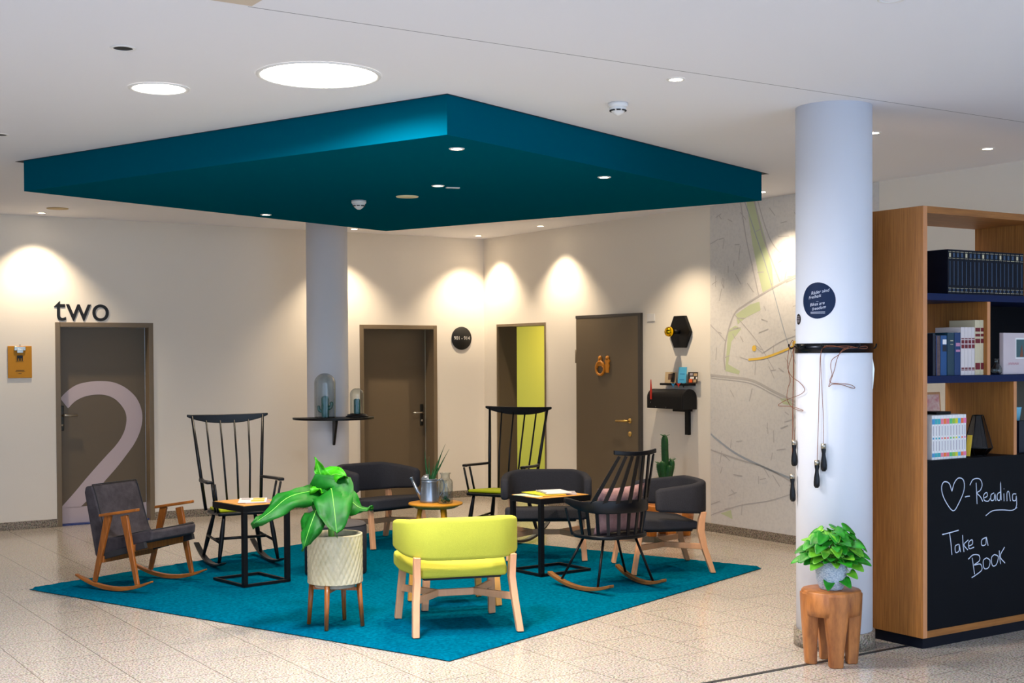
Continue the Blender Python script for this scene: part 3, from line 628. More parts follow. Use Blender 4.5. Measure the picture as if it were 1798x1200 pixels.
# profile in (y, z): front is -Y
shell(-.245, .245, [(-.285, .375), (.03, .285), (.215, .205), (.255, .235), (.355, .70), (.345, .745), (.285, .755), (.265, .72), (.165, .42), (.135, .375), (.04, .385), (-.27, .455), (-.295, .44)], 'upholstery', GREYV, ra, .028)
for s in (-1, 1):
    pp = [(s*.232, y, z) for y, z in ((-.272, .456), (.03, .390), (.125, .372), (.158, .405), (.262, .722), (.285, .757))]
    MB().tube(bez(pp, 4), .0045, 6).build('piping', PIPING, ra)
MB().tube([(-.232, .285, .760), (.232, .285, .760)], .0045, 6).build('piping', PIPING, ra); MB().tube([(-.232, -.280, .452), (.232, -.280, .452)], .0045, 6).build('piping', PIPING, ra)
MB().tube([(-.24, .15, .385), (.24, .15, .385)], .004, 6).build('seam', PIPING, ra)
for s in (-1, 1):
    MB().beam((s*.30, .005+.06, .555), (s*.30, .205, .055), .026, .062, (1, 0, 0), .024, .034).build('leg', WALNUT, ra, bevel=.005)
    MB().beam((s*.30, -.085, .555), (s*.30, -.20, .055), .026, .062, (1, 0, 0), .024, .034).build('leg', WALNUT, ra, bevel=.005)
    m = MB(); rings = []
    for k in range(9):
        q = k/8; y = .145-.36*q; z = .545+.058*q; w = .058*(1-.3*abs(2*q-1)**3); rings.append([Vector((s*.30+a*w/2, y, z+b*.011)) for a, b in ((-1, -1), (1, -1), (1, 1), (-1, 1))])
    m.sweep(rings, True, False).build('armrest', WALNUTH, ra, bevel=.006)
    rocker_rail(s*.30, -.335, .385, .80, .034, .03, WALNUTH, ra, yc=0.02, taper=.6)
    MB().beam((s*.262, .20, .225), (s*.262, -.25, .345), .03, .045, (1, 0, 0)).build('seat_rail', PIPING, ra, bevel=.004)
MB().beam((-.29, -.15, .318), (.29, -.15, .318), .03, .05, (0, 1, 0)).beam((-.29, .145, .22), (.29, .145, .22), .03, .05, (0, 1, 0)).build('cross_rail', WALNUT, ra, bevel=.004)
# ---- black steel side tables
def side_table(label, loc, rz, dx, dy, posts):
    t = thing('side_table', label, 'side table', loc, rz, 'black steel side tables')
    H = .60
    m = MB(); b = .022
    m.bx(0, dx, 0, b, 0, b*.8).bx(0, dx, dy-b, dy, 0, b*.8).bx(0, b, b, dy-b, 0, b*.8).bx(dx-b, dx, b, dy-b, 0, b*.8).build('base_frame', BLACKM, t)
    for (x, y) in posts: MB().bx(x, x+.036 if x == 0 else x-.036, y, y+.036 if y == 0 else y-.036, 0, H-.045).build('leg', BLACKM, t, bevel=.002)
    m = MB(); f = .045
    m.bx(0, dx, 0, .02, H-f, H).bx(0, dx, dy-.02, dy, H-f, H).bx(0, .02, .02, dy-.02, H-f, H).bx(dx-.02, dx, .02, dy-.02, H-f, H).build('top_frame', BLACKM, t, bevel=.001)
    MB().bx(.012, dx-.012, .012, dy-.012, H-.018, H+.004).build('tabletop', OAKTOP, t)
    return t
t1 = side_table('black steel side table with wooden top between grey armchair and banana plant', Vector((-1.99, 9.74, RT)), R(41), .40, .47, ((0, 0), (.40, 0)))
t2 = side_table('black steel side table with wooden top right of the yellow-green chair', Vector((.215, 10.14, RT)), R(36.5), .50, .40, ((0, 0), (0, .40)))
# ---- magazines
def magazine(name, label, t, lx, ly, z, rz, w, h, th, m, spiral=False, patch=None, grp=None):
    p = t.location + Matrix.Rotation(t.rotation_euler.z, 3, 'Z') @ Vector((lx, ly, 0)); p.z = RT+.604+z
    o = MB().bx(-w/2, w/2, -h/2, h/2, 0, th).build(name, m, loc=p, rz=t.rotation_euler.z+rz, bevel=.001, seg=1); tag(o, label, 'magazine', grp)
    if patch:
        for (a, b_, c, d, mm) in patch: MB().bx(a*w, b_*w, c*h, d*h, th, th+.0006).build('cover_picture', mm, o)
    if spiral:
        for k in range(14): y = -h*.42+h*.84*k/13; MB().tube([(-w/2+.004+.006*cos(a), y, th/2+.007*sin(a)) for a in [2*pi*i/10 for i in range(10)]], .0012, 5, closed=True).build('spiral_ring', BLACKM, o)
    return o
YELP = mat('yellow_print', (226, 190, 60), .6); MINT = mat('mint_paper', (196, 214, 190), .6); MAUP = mat('mauve_paper', (168, 140, 150), .6); GREYP = mat('grey_print', (170, 162, 170), .6); LIMP = mat('lime_print', (208, 208, 40), .6)
magazine('magazine', 'white magazine with yellow cover picture on the left black side table', t1, .215, .235, 0, R(-32), .21, .297, .006, PAPER, patch=[(-.05, .42, -.42, -.02, YELP), (-.42, -.1, .05, .4, GREYP), (.0, .42, .08, .4, YELP)])
magazine('magazine', 'mauve backed magazine peeking out under the white one on left side table', t1, .235, .215, -.0045, R(-22), .20, .27, .0044, MAUP)
bpy.data.objects['magazine.001'].location.z += .0045; bpy.data.objects['magazine'].location.z += .0048
magazine('magazine', 'pale mint leaflet lying flat at the left of the right side table', t2, .11, .23, 0, R(10), .20, .26, .003, MINT)
magazine('magazine', 'yellow magazine under the spiral notebook on the right side table', t2, .22, .21, .0034, R(-10), .21, .28, .006, YELP)
magazine('magazine', 'lime edged magazine beneath the spiral notebook, farther left', t2, .20, .26, .0098, R(-4), .20, .25, .004, LIMP)
magazine('notebook', 'white spiral-bound notebook topmost on the right black side table', t2, .285, .20, .0142, R(-18), .21, .25, .010, PAPER, True)
magazine('magazine', 'thin white magazine sticking out to the right on the right side table', t2, .425, .17, .0003, R(-35), .10, .25, .005, GREYP)
# ---- round ochre side table
rtl = thing('round_side_table', 'small round ochre wooden side table carrying watering can and glass bottle', 'side table', Vector((-.655, 11.2, RT)), R(20))
MB().lathe([(.0001, .418), (.17, .418), (.215, .440), (.229, .446), (.231, .456), (.228, .462), (.0001, .462)], n=56).build('tabletop', OCHRE, rtl)
for k in range(3): a = R(40+120*k); MB().tube([(.13*cos(a), .13*sin(a), .42), (.20*cos(a), .20*sin(a), .0)], [.021, .014], 12).build('leg', OCHRE, rtl)
TX, TY = rtl.location.x, rtl.location.y
wc = thing('watering_can', 'small galvanised zinc watering can with long spout on the round table', 'watering can', Vector((TX-.055, TY+.02, RT+.4625)), 0)
MB().lathe([(.0001, .001), (.078, .001), (.082, .006), (.078, .02), (.066, .15), (.067, .154), (.069, .156), (.067, .159), (.066, .172), (.069, .175), (.067, .178)], n=40).build('body', ZINC, wc)
MB().sweep([[Vector((-.02*0+.066*sin(f)*cos(e), .066*cos(f)*1.0, .175+.04*sin(f)*max(0, sin(e)))) for f in [pi*i/10 for i in range(11)]] for e in [pi*.5+pi*.5*k/6 for k in range(7)]], False).build('hood', ZINC, wc)
MB().tube([(-.06, 0, .03), (-.10, 0, .085), (-.145, -.01, .175)], [.022, .015, .010], 12).tube([(-.142, -.01, .17), (-.152, -.012, .19)], [.010, .016], 12, False).build('spout', ZINC, wc)
MB().tube(bez([(.066, 0, .165), (.115, 0, .17), (.125, 0, .10), (.075, 0, .03)], 6), .006, 8).build('handle', ZINC, wc)
for c in wc.children: c.scale = (1, 1, 1.12)
sv = tag(bpy.data.objects.new('snake_plant', None), 'dark green spiky plant growing out of the watering can', 'plant'); COL.objects.link(sv); sv.location = wc.location+Vector((0, 0, .01))
for (x0, x1, y1, h, r) in ((-.015, -.035, .0, .33, .009), (0, .0, .02, .29, .007), (.02, .065, 0, .26, .012), (.025, .10, .0, .30, .010), (.03, .135, -.01, .375, .007), (.035, .165, .01, .34, .007), (.01, .04, .03, .24, .009)):
    MB().tube(bez([(x0*.8, 0, .02), (x0+.004, y1*.3, .14), ((x0+x1)/2, y1*.7, h*.72), (x1, y1, h)], 5), [r*.7]*5+[r]*5+[r*.7, r*.6, r*.45, r*.3, r*.2, .0008], 7).build('leaf', CACT, sv)
gb = thing('glass_bottle', 'clear glass apothecary bottle with moss on the round side table', 'bottle', Vector((TX+.088, TY-.085, RT+.4625)))
MB().lathe([(.0001, .002), (.058, .002), (.063, .01), (.063, .175), (.056, .198), (.040, .212), (.038, .222), (.038, .245), (.045, .252), (.046, .260)], n=40, cap=False).build('body', GLASS, gb)
mb = MB(); random.seed(3)
for k in range(36): a = random.uniform(0, 6.28); q = random.uniform(0, .036); mb.ball((q*cos(a), q*sin(a), .014+random.uniform(0, .045)*(1-q/.06)), random.uniform(.008, .013), n=5)
ms = mb.build('moss', mat('dark_moss', (12, 54, 22), .8), loc=gb.location, ); tag(ms, 'dark green moss clump inside the glass bottle', 'moss'); ms['kind'] = 'stuff'
gj = thing('glass_jug', 'smaller clear glass jug behind the watering can handle', 'jug', Vector((TX+.06, TY+.10, RT+.4625)))
MB().lathe([(.0001, .002), (.045, .002), (.048, .01), (.046, .10), (.030, .14), (.026, .165), (.034, .18)], n=32, cap=False).build('body', GLASS, gj)
for c in sv.children: c.scale = (1.05, 1, 1.3)
# ---- footstool behind the yellow chair
fs_ = thing('footstool', 'low wooden footstool mostly hidden behind the yellow-green chair', 'stool', Vector((-.41, 9.07, RT)), R(20))
for (x, y) in ((-.262, -.19), (.262, -.19), (-.25, .20), (.25, .20)): MB().beam((x*.9, y*.9, .34), (x, y, 0), .05, .036, (1, 0, 0), .042, .032).build('leg', BEECH if y < 0 and x < 0 else OAKTOP, fs_, bevel=.004)  # orange tone puts spotlight into the leg colour, front left one stays beech
MB().bx(-.24, .24, -.18, .18, .335, .385).build('seat', LIME, fs_, bevel=.02, seg=3)
# ---- pouf
pf = thing('pouf', 'round dark grey fabric pouf directly behind the banana plant pot', 'pouf', Vector((-1.40, 10.41, RT)))
MB().lathe([(.0001, .0), (.235, .0), (.242, .01), (.245, .36), (.238, .385)], n=48, cap=False).build('side', GREYF, pf)
MB().lathe([(.239, .382), (.225, .398), (.15, .408), (.0001, .412)], n=48, cap=False).build('top', mat('grey_pouf_top', (78, 74, 76), .9, var=.2, scale=60), pf)
MB().tube([(.240*cos(a), .240*sin(a), .383) for a in [2*pi*i/40 for i in range(40)]], .004, 6, closed=True).build('piping', PIPING, pf)
# ---- plant stand with cream pot
ps = thing('plant_stand', 'four-legged orange-brown wooden plant stand on the blue rug front', 'plant stand', Vector((-1.128, 8.355, RT)), R(12))
for k in range(4): a = R(45+22+90*k); MB().tube([(.155*cos(a), .155*sin(a), .285), (.178*cos(a), .178*sin(a), 0)], [.0175, .013], 14).build('leg', WALNUT, ps)
MB().beam((.145*cos(R(67)), .145*sin(R(67)), .235), (-.145*cos(R(67)), -.145*sin(R(67)), .235), .02, .024, (0, 0, 1)).beam((.145*cos(R(157)), .145*sin(R(157)), .235), (-.145*cos(R(157)), -.145*sin(R(157)), .235), .02, .024, (0, 0, 1)).build('crossbar', WALNUT, ps)
pot = thing('banana_plant', 'leafy green banana plant in a cream scalloped pot on the wooden stand', 'potted plant', Vector((-1.128, 8.355, RT+.248)))
MB().lathe([(.0001, .0), (.128, .0), (.130, .018), (.12, .022)], n=48).build('saucer', CONC, pot)
prof = [(.145, .02), (.168, .028)] + [(.174, .028+.30*k/75) for k in range(76)] + [(.172, .336), (.160, .334), (.158, .30)]
mb = MB(); N_ = 276
def scal(a, z):
    h = 0
    for o_ in (0, .5):
        dc = ((a/(2*pi)*31+o_) % 1)-.5; dr = ((z/.068+o_) % 1)-.5; h = max(h, 1-(dc*1.75)**2-(dr*1.7)**2)
    if z < .03 or z > .326: return 1
    return .925+.080*max(h, 0)**.5
mb.lathe(prof, n=N_, cap=False, mod=scal).build('pot', CREAMP, pot)
MB().lathe([(.0001, .292), (.158, .292)], n=32).build('soil', SOIL, pot)
MB().tube(bez([(-.02, 0, .28), (-.025, 0, .40), (-.02, -.01, .52), (-.03, 0, .60)], 4), [.02]*6+[.016]*6+[.012], 10).build('stem', MIDRIB, pot)
def leaf(parent, mid, width, m, fold=.25, name='leaf', rib=True, wave=.03, n=14, nrm=(0, -1, .3), shape=None, seed=0):
    C_ = bez(mid, 5); k = len(C_); vs = []; fs = []; cols = 9
    for i, p in enumerate(C_):
        q = i/(k-1); t = (C_[min(i+1, k-1)]-C_[max(i-1, 0)]).normalized(); s = t.cross(Vector(nrm)).normalized(); nn = s.cross(t)
        w = width*(math.sin(pi*min(1, q**.75*1.02+.02))**.55 if shape is None else shape(q))
        if q >= .999: w = .004
        for j in range(cols):
            a = (j/(cols-1))*2-1; off = s*a*w/2 + nn*(fold*abs(a)*w/2*(1) ) + nn*wave*noise.noise(Vector((q*7+seed, a*2.5, seed)))*2.2*abs(a)
            vs.append(p+off)
    for i in range(k-1):
        for j in range(cols-1): a = i*cols+j; fs.append((a, a+1, a+cols+1, a+cols))
    o = MB().add(vs, fs).build(name, m, parent); sd = o.modifiers.new('s', 'SOLIDIFY'); sd.thickness = .0015; sd.offset = 0
    if rib: MB().tube(C_, [.005*(1-.8*i/(k-1)) for i in range(k)], 6).build('midrib', MIDRIB, o)
    return o
B0 = pot.location
def pl(x, y, Y): return atY(x, y, Y)-B0     # world point relative to the pot
Yb = 8.35
for i, (pts, w, m, nrm, fold, sd) in enumerate([
    ([(572, 905, 8.36), (568, 870, 8.30), (560, 862, 8.30), (510, 872, 8.15), (474, 900, 8.05), (441, 923, 7.98)], .20, LEAF, (-.25, -.75, .9), -.22, 1),
    ([(578, 905, 8.36), (580, 862, 8.28), (583, 865, 8.20), (588, 905, 8.08), (592, 945, 7.99)], .28, LEAF, (.1, -1, .35), -.18, 2),
    ([(572, 915, 8.36), (563, 890, 8.26), (556, 895, 8.16), (543, 930, 8.06), (531, 969, 8.03)], .215, LEAF, (-.35, -1, .3), -.2, 3),
    ([(580, 905, 8.37), (598, 868, 8.40), (612, 876, 8.42), (632, 892, 8.40), (656, 893, 8.38)], .16, LEAF, (0, -.5, 1), -.3, 4),
    ([(582, 900, 8.42), (590, 870, 8.5), (604, 863, 8.6), (618, 872, 8.66), (628, 882, 8.66)], .07, LEAF, (.2, -.6, 1), -.2, 5),
    ([(574, 870, 8.36), (570, 850, 8.36), (562, 830, 8.35), (554, 804, 8.33)], .10, LEAFY, (.3, -1, .1), .5, 6),
    ([(574, 880, 8.36), (572, 862, 8.34), (577, 840, 8.32), (590, 833, 8.28), (610, 838, 8.24)], .17, LEAFY, (.0, -.9, .5), -.35, 7),
    ([(574, 880, 8.36), (566, 864, 8.32), (556, 858, 8.26), (545, 860, 8.20)], .09, LEAFY, (-.2, -.8, .6), -.3, 8),
    ([(560, 880, 8.45), (540, 866, 8.55), (520, 880, 8.62), (505, 893, 8.65)], .09, LEAF, (-.2, -.6, .9), -.2, 9)]):
    leaf(pot, [pl(*p) for p in pts], w, m, fold, seed=sd*3.1, nrm=nrm)
# ---- shelf on the rear column with domes
dirn = Vector((sin(R(15)), -cos(R(15)), 0)); sd_ = Vector((dirn.y*-1, dirn.x, 0))*1
SH = K1 + dirn*(K1R) + Vector((.03, 0, 0)); rzs = R(15)   # local -Y = outward
sh = thing('column_shelf', 'black half-round shelf bracketed to the rear white column', 'shelf', Vector((SH.x, SH.y, 1.088)), rzs)
MB().prism([(.42, .02)]+[(.42*cos(a), -.42*sin(a)) for a in [pi*k/28 for k in range(29)]]+[(-.42, .02)], lambda a, b, z: Vector((a, b, z)), 0, .022).build('board', BLACKM, sh, bevel=.003)
MB().prism([(0.004, 0), (-.25, 0), (-.245, -.03), (-.03, -.27), (0.004, -.27)], lambda a, b, x: Vector((x, a, b)), -.012, .012).build('bracket', BLACKM, sh, bevel=.002)
def onshelf(dx, dy): p = Vector((SH.x, SH.y, 1.1105)) + Matrix.Rotation(rzs, 3, 'Z') @ Vector((dx, dy, 0)); return p
def dome(p, r, h, label, m=GLASS): 
    t = thing('glass_dome', label, 'glass dome', p)
    MB().lathe([(r, .003), (r, h-r*.95)]+[(r*cos(a), h-r*.95+r*.95*sin(a)) for a in [pi/2*k/10 for k in range(1, 10)]]+[(.0001, h)], n=40, cap=False).build('cover', m, t)
    MB().tube([(r*cos(a), r*sin(a), .004) for a in [2*pi*i/40 for i in range(40)]], .003, 6, closed=True).build('rim', SMOKE, t)
    return t
p1 = onshelf(-.105, -.15); p2 = onshelf(.225, -.14)
dome(p1, .108, .455, 'large clear glass dome on the left of the column shelf')
def ribbed(pts, r, name, par, m=CERC, nr=9, cap=True):
    C_ = bez(pts, 5); k = len(C_); mb = MB(); n = 36; vs = []; fs = []
    for i, p in enumerate(C_):
        q = i/(k-1); rr = r*(1 if q < .8 else math.sqrt(max(1-((q-.8)/.2)**2, .002)))*(1 if q > .1 else .85+1.5*q); tdir = (C_[min(i+1, k-1)]-C_[max(i-1, 0)]).normalized()
        a0 = Vector((0, 1, 0)); b0 = tdir.cross(a0).normalized()
        for j in range(n): f = 2*pi*j/n; x = rr*(1+.07*cos(nr*f)); vs.append(p+a0*x*cos(f)+b0*x*sin(f))
    for i in range(k-1):
        for j in range(n): fs.append((i*n+j, i*n+(j+1) % n, (i+1)*n+(j+1) % n, (i+1)*n+j))
    fs.append(tuple(range(n))); fs.append(tuple((k-1)*n+j for j in range(n)))
    return mb.add(vs, fs).build(name, m, par)
c_ = thing('ceramic_cactus', 'dark green ceramic cactus with two arms under the large glass dome', 'ornament', p1+Vector((.0, 0, .001)))
ribbed([(0, 0, .0), (0, 0, .10), (0, 0, .17), (0, 0, .225)], .038, 'trunk', c_); ribbed([(-.03, 0, .06), (-.058, 0, .075), (-.066, 0, .10), (-.066, 0, .125)], .016, 'arm', c_, nr=7); ribbed([(.03, 0, .09), (.058, 0, .105), (.066, 0, .13), (.066, 0, .165)], .018, 'arm', c_, nr=7)
pb = thing('dome_tray', 'round black tray with stepped edge on the right of the column shelf', 'tray', p2)
MB().lathe([(.0001, 0), (.115, 0), (.118, .012), (.104, .016), (.100, .030), (.0001, .030)], n=40).build('tray', BLACKW, pb)
dome(p2+Vector((0, 0, .0305)), .072, .27, 'small clear glass dome on black tray at the right of the column shelf')
c_ = thing('ceramic_cactus', 'dark green armless ceramic cactus under the small glass dome', 'ornament', p2+Vector((0, 0, .0315)))
ribbed([(0, 0, .0), (0, 0, .06), (0, 0, .12), (0, 0, .165)], .034, 'trunk', c_)
# ---- wooden stool with cactus behind the right lounge chair
ST = Vector((1.49, 12.64, 0))
st2 = thing('wooden_stool', 'low chunky wooden stool in lamp-warmed orange behind the right grey lounge chair', 'stool', ST, R(10))
def teak_stool(t, r, H, topm, m):
    MB().lathe([(.0001, H-.135), (r*.97, H-.135), (r, H-.10), (r, H-.006), (r-.006, H), (.0001, H)], n=48, mod=lambda a, z: 1+.015*sin(3*a+1)).build('seat', topm, t)
    for k in range(4):
        a = R(-92+90*k); rings = []
        for q in range(9):
            f = q/8; z = (H-.014)*(1-f); rad = r*(.745+.02*f-.06*f*f) ; w = r*(.82-.34*f+(.05*sin(f*6))); d = r*(.56-.20*f)
            ctr = Vector((rad*cos(a), rad*sin(a), z)); tn = Vector((-sin(a), cos(a), 0)); rd = Vector((cos(a), sin(a), 0))
            rings.append([ctr+tn*x*w/2+rd*(y*d/2-(0 if y > 0 else .0)) for x, y in ((-1, -1), (1, -1), (1, .55), (.55, 1.0), (-.55, 1.0), (-1, .55))])
        MB().sweep(rings, True, False).build('leg', m, t, bevel=.006, seg=3)
ORW = mat('warm_lit_wood', (206, 124, 34), .4, rgb2=(160, 86, 20), scale=6)  # orange of the warm light is put into this wood colour
teak_stool(st2, .24, .30, ORW, ORW)
cp = thing('potted_cactus', 'tall green spiny cactus in a grey concrete pot on the hidden wooden stool', 'potted plant', ST+Vector((-.03, -.04, .3005)))
MB().lathe([(.0001, 0), (.085, 0), (.10, .02), (.112, .25), (.112, .262), (.100, .262), (.098, .24), (.0001, .24)], n=40).build('pot', CONC, cp)
for (x, y, x1, h, r, z0) in ((0, 0, -.005, .44, .034, .0), (-.04, .01, -.055, .17, .028, 0), (.045, 0, .06, .20, .028, 0), (.018, -.03, .03, .15, .028, 0), (-.018, -.03, -.03, .19, .028, 0)):
    ribbed([(x*.6, y, .235), (x, y, .235+h*.3), (x1, y, .235+h*.7), (x1, y, .235+h)], r, 'stem', cp, CACT, 6)
mb = MB(); random.seed(8)
for k in range(260):
    sx, sh_, rr = random.choice(((-.005, .44, .034), (-.052, .17, .028), (.057, .20, .028), (.03, .15, .028))); z = .25+random.uniform(0, sh_); a = random.uniform(0, 6.28)
    b0 = Vector((sx+rr*cos(a), rr*sin(a), z)); mb.tube([b0, b0+Vector((cos(a), sin(a), .4))*.013], [.0008, .0003], 3)
for k in range(40):
    a = random.uniform(0, 6.28); sx, z = random.choice(((-.005, .67), (-.056, .41), (.062, .44))); b0 = Vector((sx+.016*cos(a), .016*sin(a), z-.01)); mb.tube([b0, b0+Vector((cos(a)*.03, sin(a)*.03, .012))], [.003, .0015], 4)
o = mb.build('spines', mat('cactus_leaflet', (30, 110, 40), .6), cp); o['kind'] = 'stuff'
# ---- teak stool in front, textured pot and foliage
TS = Vector((1.775, 7.355, 0))
ts = thing('teak_stool', 'solid teak stool with four thick legs in front of the white column', 'stool', TS, R(2))
teak_stool(ts, .163, .415, TEAK, TEAK)
bp_ = thing('potted_arrowhead_plant', 'bushy bright green plant in a blue-white flecked pot on the teak stool', 'potted plant', TS+Vector((.0, -.005, .4158)))
MB().lathe([(.0001, 0), (.058, 0), (.066, .008), (.083, .06), (.088, .11), (.086, .158), (.080, .160), (.080, .145)], n=48, cap=False).build('pot', BLUEPOT, bp_)
MB().lathe([(.0001, .14), (.081, .14)], n=24).build('soil', SOIL, bp_)
random.seed(21); stems = MB(); lv = [MB(), MB()]
def synleaf(mb, tip_base, d, up, size):
    d = Vector(d).normalized(); s = d.cross(Vector(up)).normalized(); nn = s.cross(d)
    pts = [(0, 0), (-.28, .30), (-.12, .50), (.25, .42), (.65, .22), (1.0, 0), (.65, -.22), (.25, -.42), (-.12, -.50), (-.28, -.30)]
    vs = [tip_base] ; vs += [tip_base+(d*a+s*b+nn*(-.22*a*a+.25*abs(b)))*size for a, b in pts[1:]]
    mid = tip_base+(d*.5+nn*(-.08))*size; vs.append(mid)
    k = len(vs)-1; fs = [(0, 1, 2), (0, 2, 3, k), (k, 3, 4), (k, 4, 5), (k, 5, 6), (k, 6, 7), (0, k, 7, 8), (0, 8, 9)]
    mb.add(vs, fs, True)
for k in range(140):
    a = random.uniform(0, 6.283); el = random.choice((random.uniform(-.1, .5), random.uniform(.3, 1.35))); rr = random.uniform(.095, .16)*(1.05 if el < .6 else 1.05)
    c0 = Vector((random.uniform(-.03, .03), random.uniform(-.03, .03), .15)); e = Vector((rr*cos(el)*cos(a), rr*cos(el)*sin(a), .17+rr*sin(el)*1.18))
    if e.y > .09: e.y = .09
    stems.tube(bez([c0, c0.lerp(e, .5)+Vector((0, 0, .03)), e], 4), .0018, 5)
    d = Vector((cos(a), sin(a), random.uniform(-.7, .2))); synleaf(lv[random.random() < .35], e, d, (0+.4*cos(a), -.5+.4*sin(a), 1), random.uniform(.055, .09))
for (dx, dz, s) in ((-.10, .23, .08), (-.095, .16, .08), (.10, .24, .08), (.105, .15, .08), (-.06, .31, .085), (-.03, .05, .07), (.055, .06, .07), (.09, .10, .06), (0, .31, .07), (.05, .30, .06)):
    e = Vector((dx, -.07, dz)); stems.tube(bez([Vector((0, 0, .15)), Vector((dx*.5, -.04, dz*.6+.09)), e], 4), .0018, 5); synleaf(lv[abs(dx) > .08], e, (dx*4, -.4, -.25), (0, -1, .8), s)
stems.build('stems', MIDRIB, bp_)
for mb, m, nm in ((lv[0], SYN, 'foliage'), (lv[1], SYNL, 'foliage')):
    o = mb.build(nm, m, bp_); o.modifiers.new('sub', 'SUBSURF').render_levels = 1; sd = o.modifiers.new('s', 'SOLIDIFY'); sd.thickness = .001
# ================================================================ WALL OBJECTS
# ---- hexagonal wall lamp with gold bulb
v_, z_ = w2(1196, 583); hx = thing('hexagon_wall_lamp', 'black hexagonal wall lamp with a mirrored gold bulb above the letterbox', 'wall lamp', L(0, v_+.01, z_), RZ)
hexp = [(.165*cos(R(60*k)), .185*sin(R(60*k))) for k in range(6)]
MB().prism(hexp, lambda a, b, t_: Vector((.002+t_, a, b)), 0, .035).build('plate', BLACKM, hx, bevel=.004)
MB().tube([(.03, 0, 0), (.10, 0, 0)], .022, 16).build('socket', BLACKM, hx)
bu = MB().lathe([(.0001, -.052), (.026, -.046), (.045, -.028), (.052, 0), (.045, .028), (.026, .046), (.018, .06), (.018, .075)], n=32).build('bulb', GOLD, hx); bu.rotation_euler = (0, R(-90), 0); bu.location = (.16, 0, 0)
# ---- letterbox on a bracket
lb = thing('letterbox', 'black American-style letterbox with raised red flag on the right wall', 'letterbox', L(0, 3.83, 1.195), RZ)
# body axis parallel to wall normal-ish: long axis leaves the wall, arched end faces right/front
bl = .50; bw = .17; bh = .195
def arch(w, h, n=10): return [(-w/2, 0), (w/2, 0), (w/2, h-w/2)]+[(w/2*cos(a), h-w/2+w/2*sin(a)) for a in [pi*k/n for k in range(1, n)]]+[(-w/2, h-w/2)]
bd = MB().prism(arch(bw, bh), lambda a, b, t_: Vector((.10+a, t_, b)), -.42, .12, False).build('body', BLACKM, lb, bevel=.004)
MB().prism(arch(bw+.012, bh+.008), lambda a, b, t_: Vector((.10+a, t_, b-.003)), .12, .145, False).build('door', BLACKM, lb, bevel=.003)
MB().prism([(-.012, 0), (.012, 0), (.016, .08), (.004, .20), (-.004, .20), (-.014, .08)], lambda a, b, t_: Vector((.10+bw/2+.002+t_, -.35+a, .09+b)), 0, .004).build('flag', RED, lb)
MB().beam((.02, .02, -.02), (.02, .02, -.26), .05, .035, (0, 1, 0)).beam((.10, .02, -.012), (.0, .02, -.012), .10, .03, (0, 1, 0)).beam((.10, -.10, -.012), (.10, .10, -.012), .03, .03, (1, 0, 0)).build('bracket', BLACKM, lb)
m = MB()
for (y, z) in ((-.36, .06), (-.28, .015), (-.12, .015)): m.ball((.10+bw/2+.001, y, z), .004, n=5)
m.build('rivets', STEEL, lb)
zs = w2(1190, 671)[1]-.012
ws = tag(MB().bx(.001, .09, 3.50, 3.95, zs-.022, zs).build('wall_ledge', BLACKM, loc=C0, rz=RZ, bevel=.002), 'narrow black wall ledge just above the letterbox carrying three cards', 'shelf')
def card(pxa, pxb, ytop, label, m, patches=()):
    va = w2(pxa, 665, .045)[0]; vb = w2(pxb, 665, .045)[0]; h = w2((pxa+pxb)/2, ytop, .045)[1]-zs
    o = MB().box((0, 0, h/2), (.003, abs(va-vb), h)).build('postcard', m, loc=L(.045, (va+vb)/2, zs+.0008), rz=RZ); o.rotation_euler.y = R(-6); tag(o, label, 'card')
    w = abs(va-vb)
    for (a, b_, c, d, mm) in patches: MB().bx(.0018, .0026, -w/2+a*w, -w/2+b_*w, c*h, d*h).build('picture', mm, o)
card(1167, 1186, 654, 'beige postcard with black figures, leftmost on the wall ledge', mat('beige_card', (206, 180, 140), .7), [(.68, .92, .05, .95, DARKP), (.3, .68, .3, .85, mat('sepia', (110, 84, 66), .7)), (.55, .75, .1, .5, DARKP)])
card(1190, 1204, 645, 'tall plain light blue card in the middle of the wall ledge', mat('light_blue_card', (80, 180, 226), .6), [(.2, .8, .55, .6, mat('blue_print', (50, 140, 200), .6)), (.2, .8, .2, .25, MATS['blue_print'] if 'blue_print' in MATS else PAPER)])
card(1207, 1224, 654, 'dark patterned postcard with orange patch, rightmost on the wall ledge', mat('dark_card', (46, 34, 30), .6), [(.15, .5, .08, .4, mat('orange_print', (230, 90, 20), .6)), (.25, .65, .4, .6, PAPER), (.2, .5, .7, .92, GREYP), (.6, .95, .65, .9, mat('tan_print', (190, 160, 120), .6)), (.6, .9, .1, .35, MATS['tan_print'] if 'tan_print' in MATS else PAPER), (.85, .98, .4, .6, PAPER)])
for (x, y, m, lab) in ((1182, 675, mat('blue_clip', (40, 140, 200), .5), 'small blue paper bird under the wall ledge front edge'), (1191.5, 675, RED, 'small red paper bird under the wall ledge front edge'), (1200, 675, BLACKM, 'small black paper bird under the wall ledge front edge')):
    v, z = w2(x, y, .095); tag(MB().prism([(-.035, .012), (0, .0), (.035, .014), (.012, -.01), (0, -.035), (-.012, -.012)], lambda a, b, t_: Vector((.092+t_, v+a, z+b)), 0, .004).build('paper_bird', m, loc=C0, rz=RZ), lab, 'ornament')
v, z = w2(1144, 558); tag(MB().bx(.001, .012, v-.06, v+.06, z-.04, z+.04).build('wall_switch', WHITEP, loc=C0, rz=RZ, bevel=.004), 'small white wall switch right of the toilet door', 'switch')
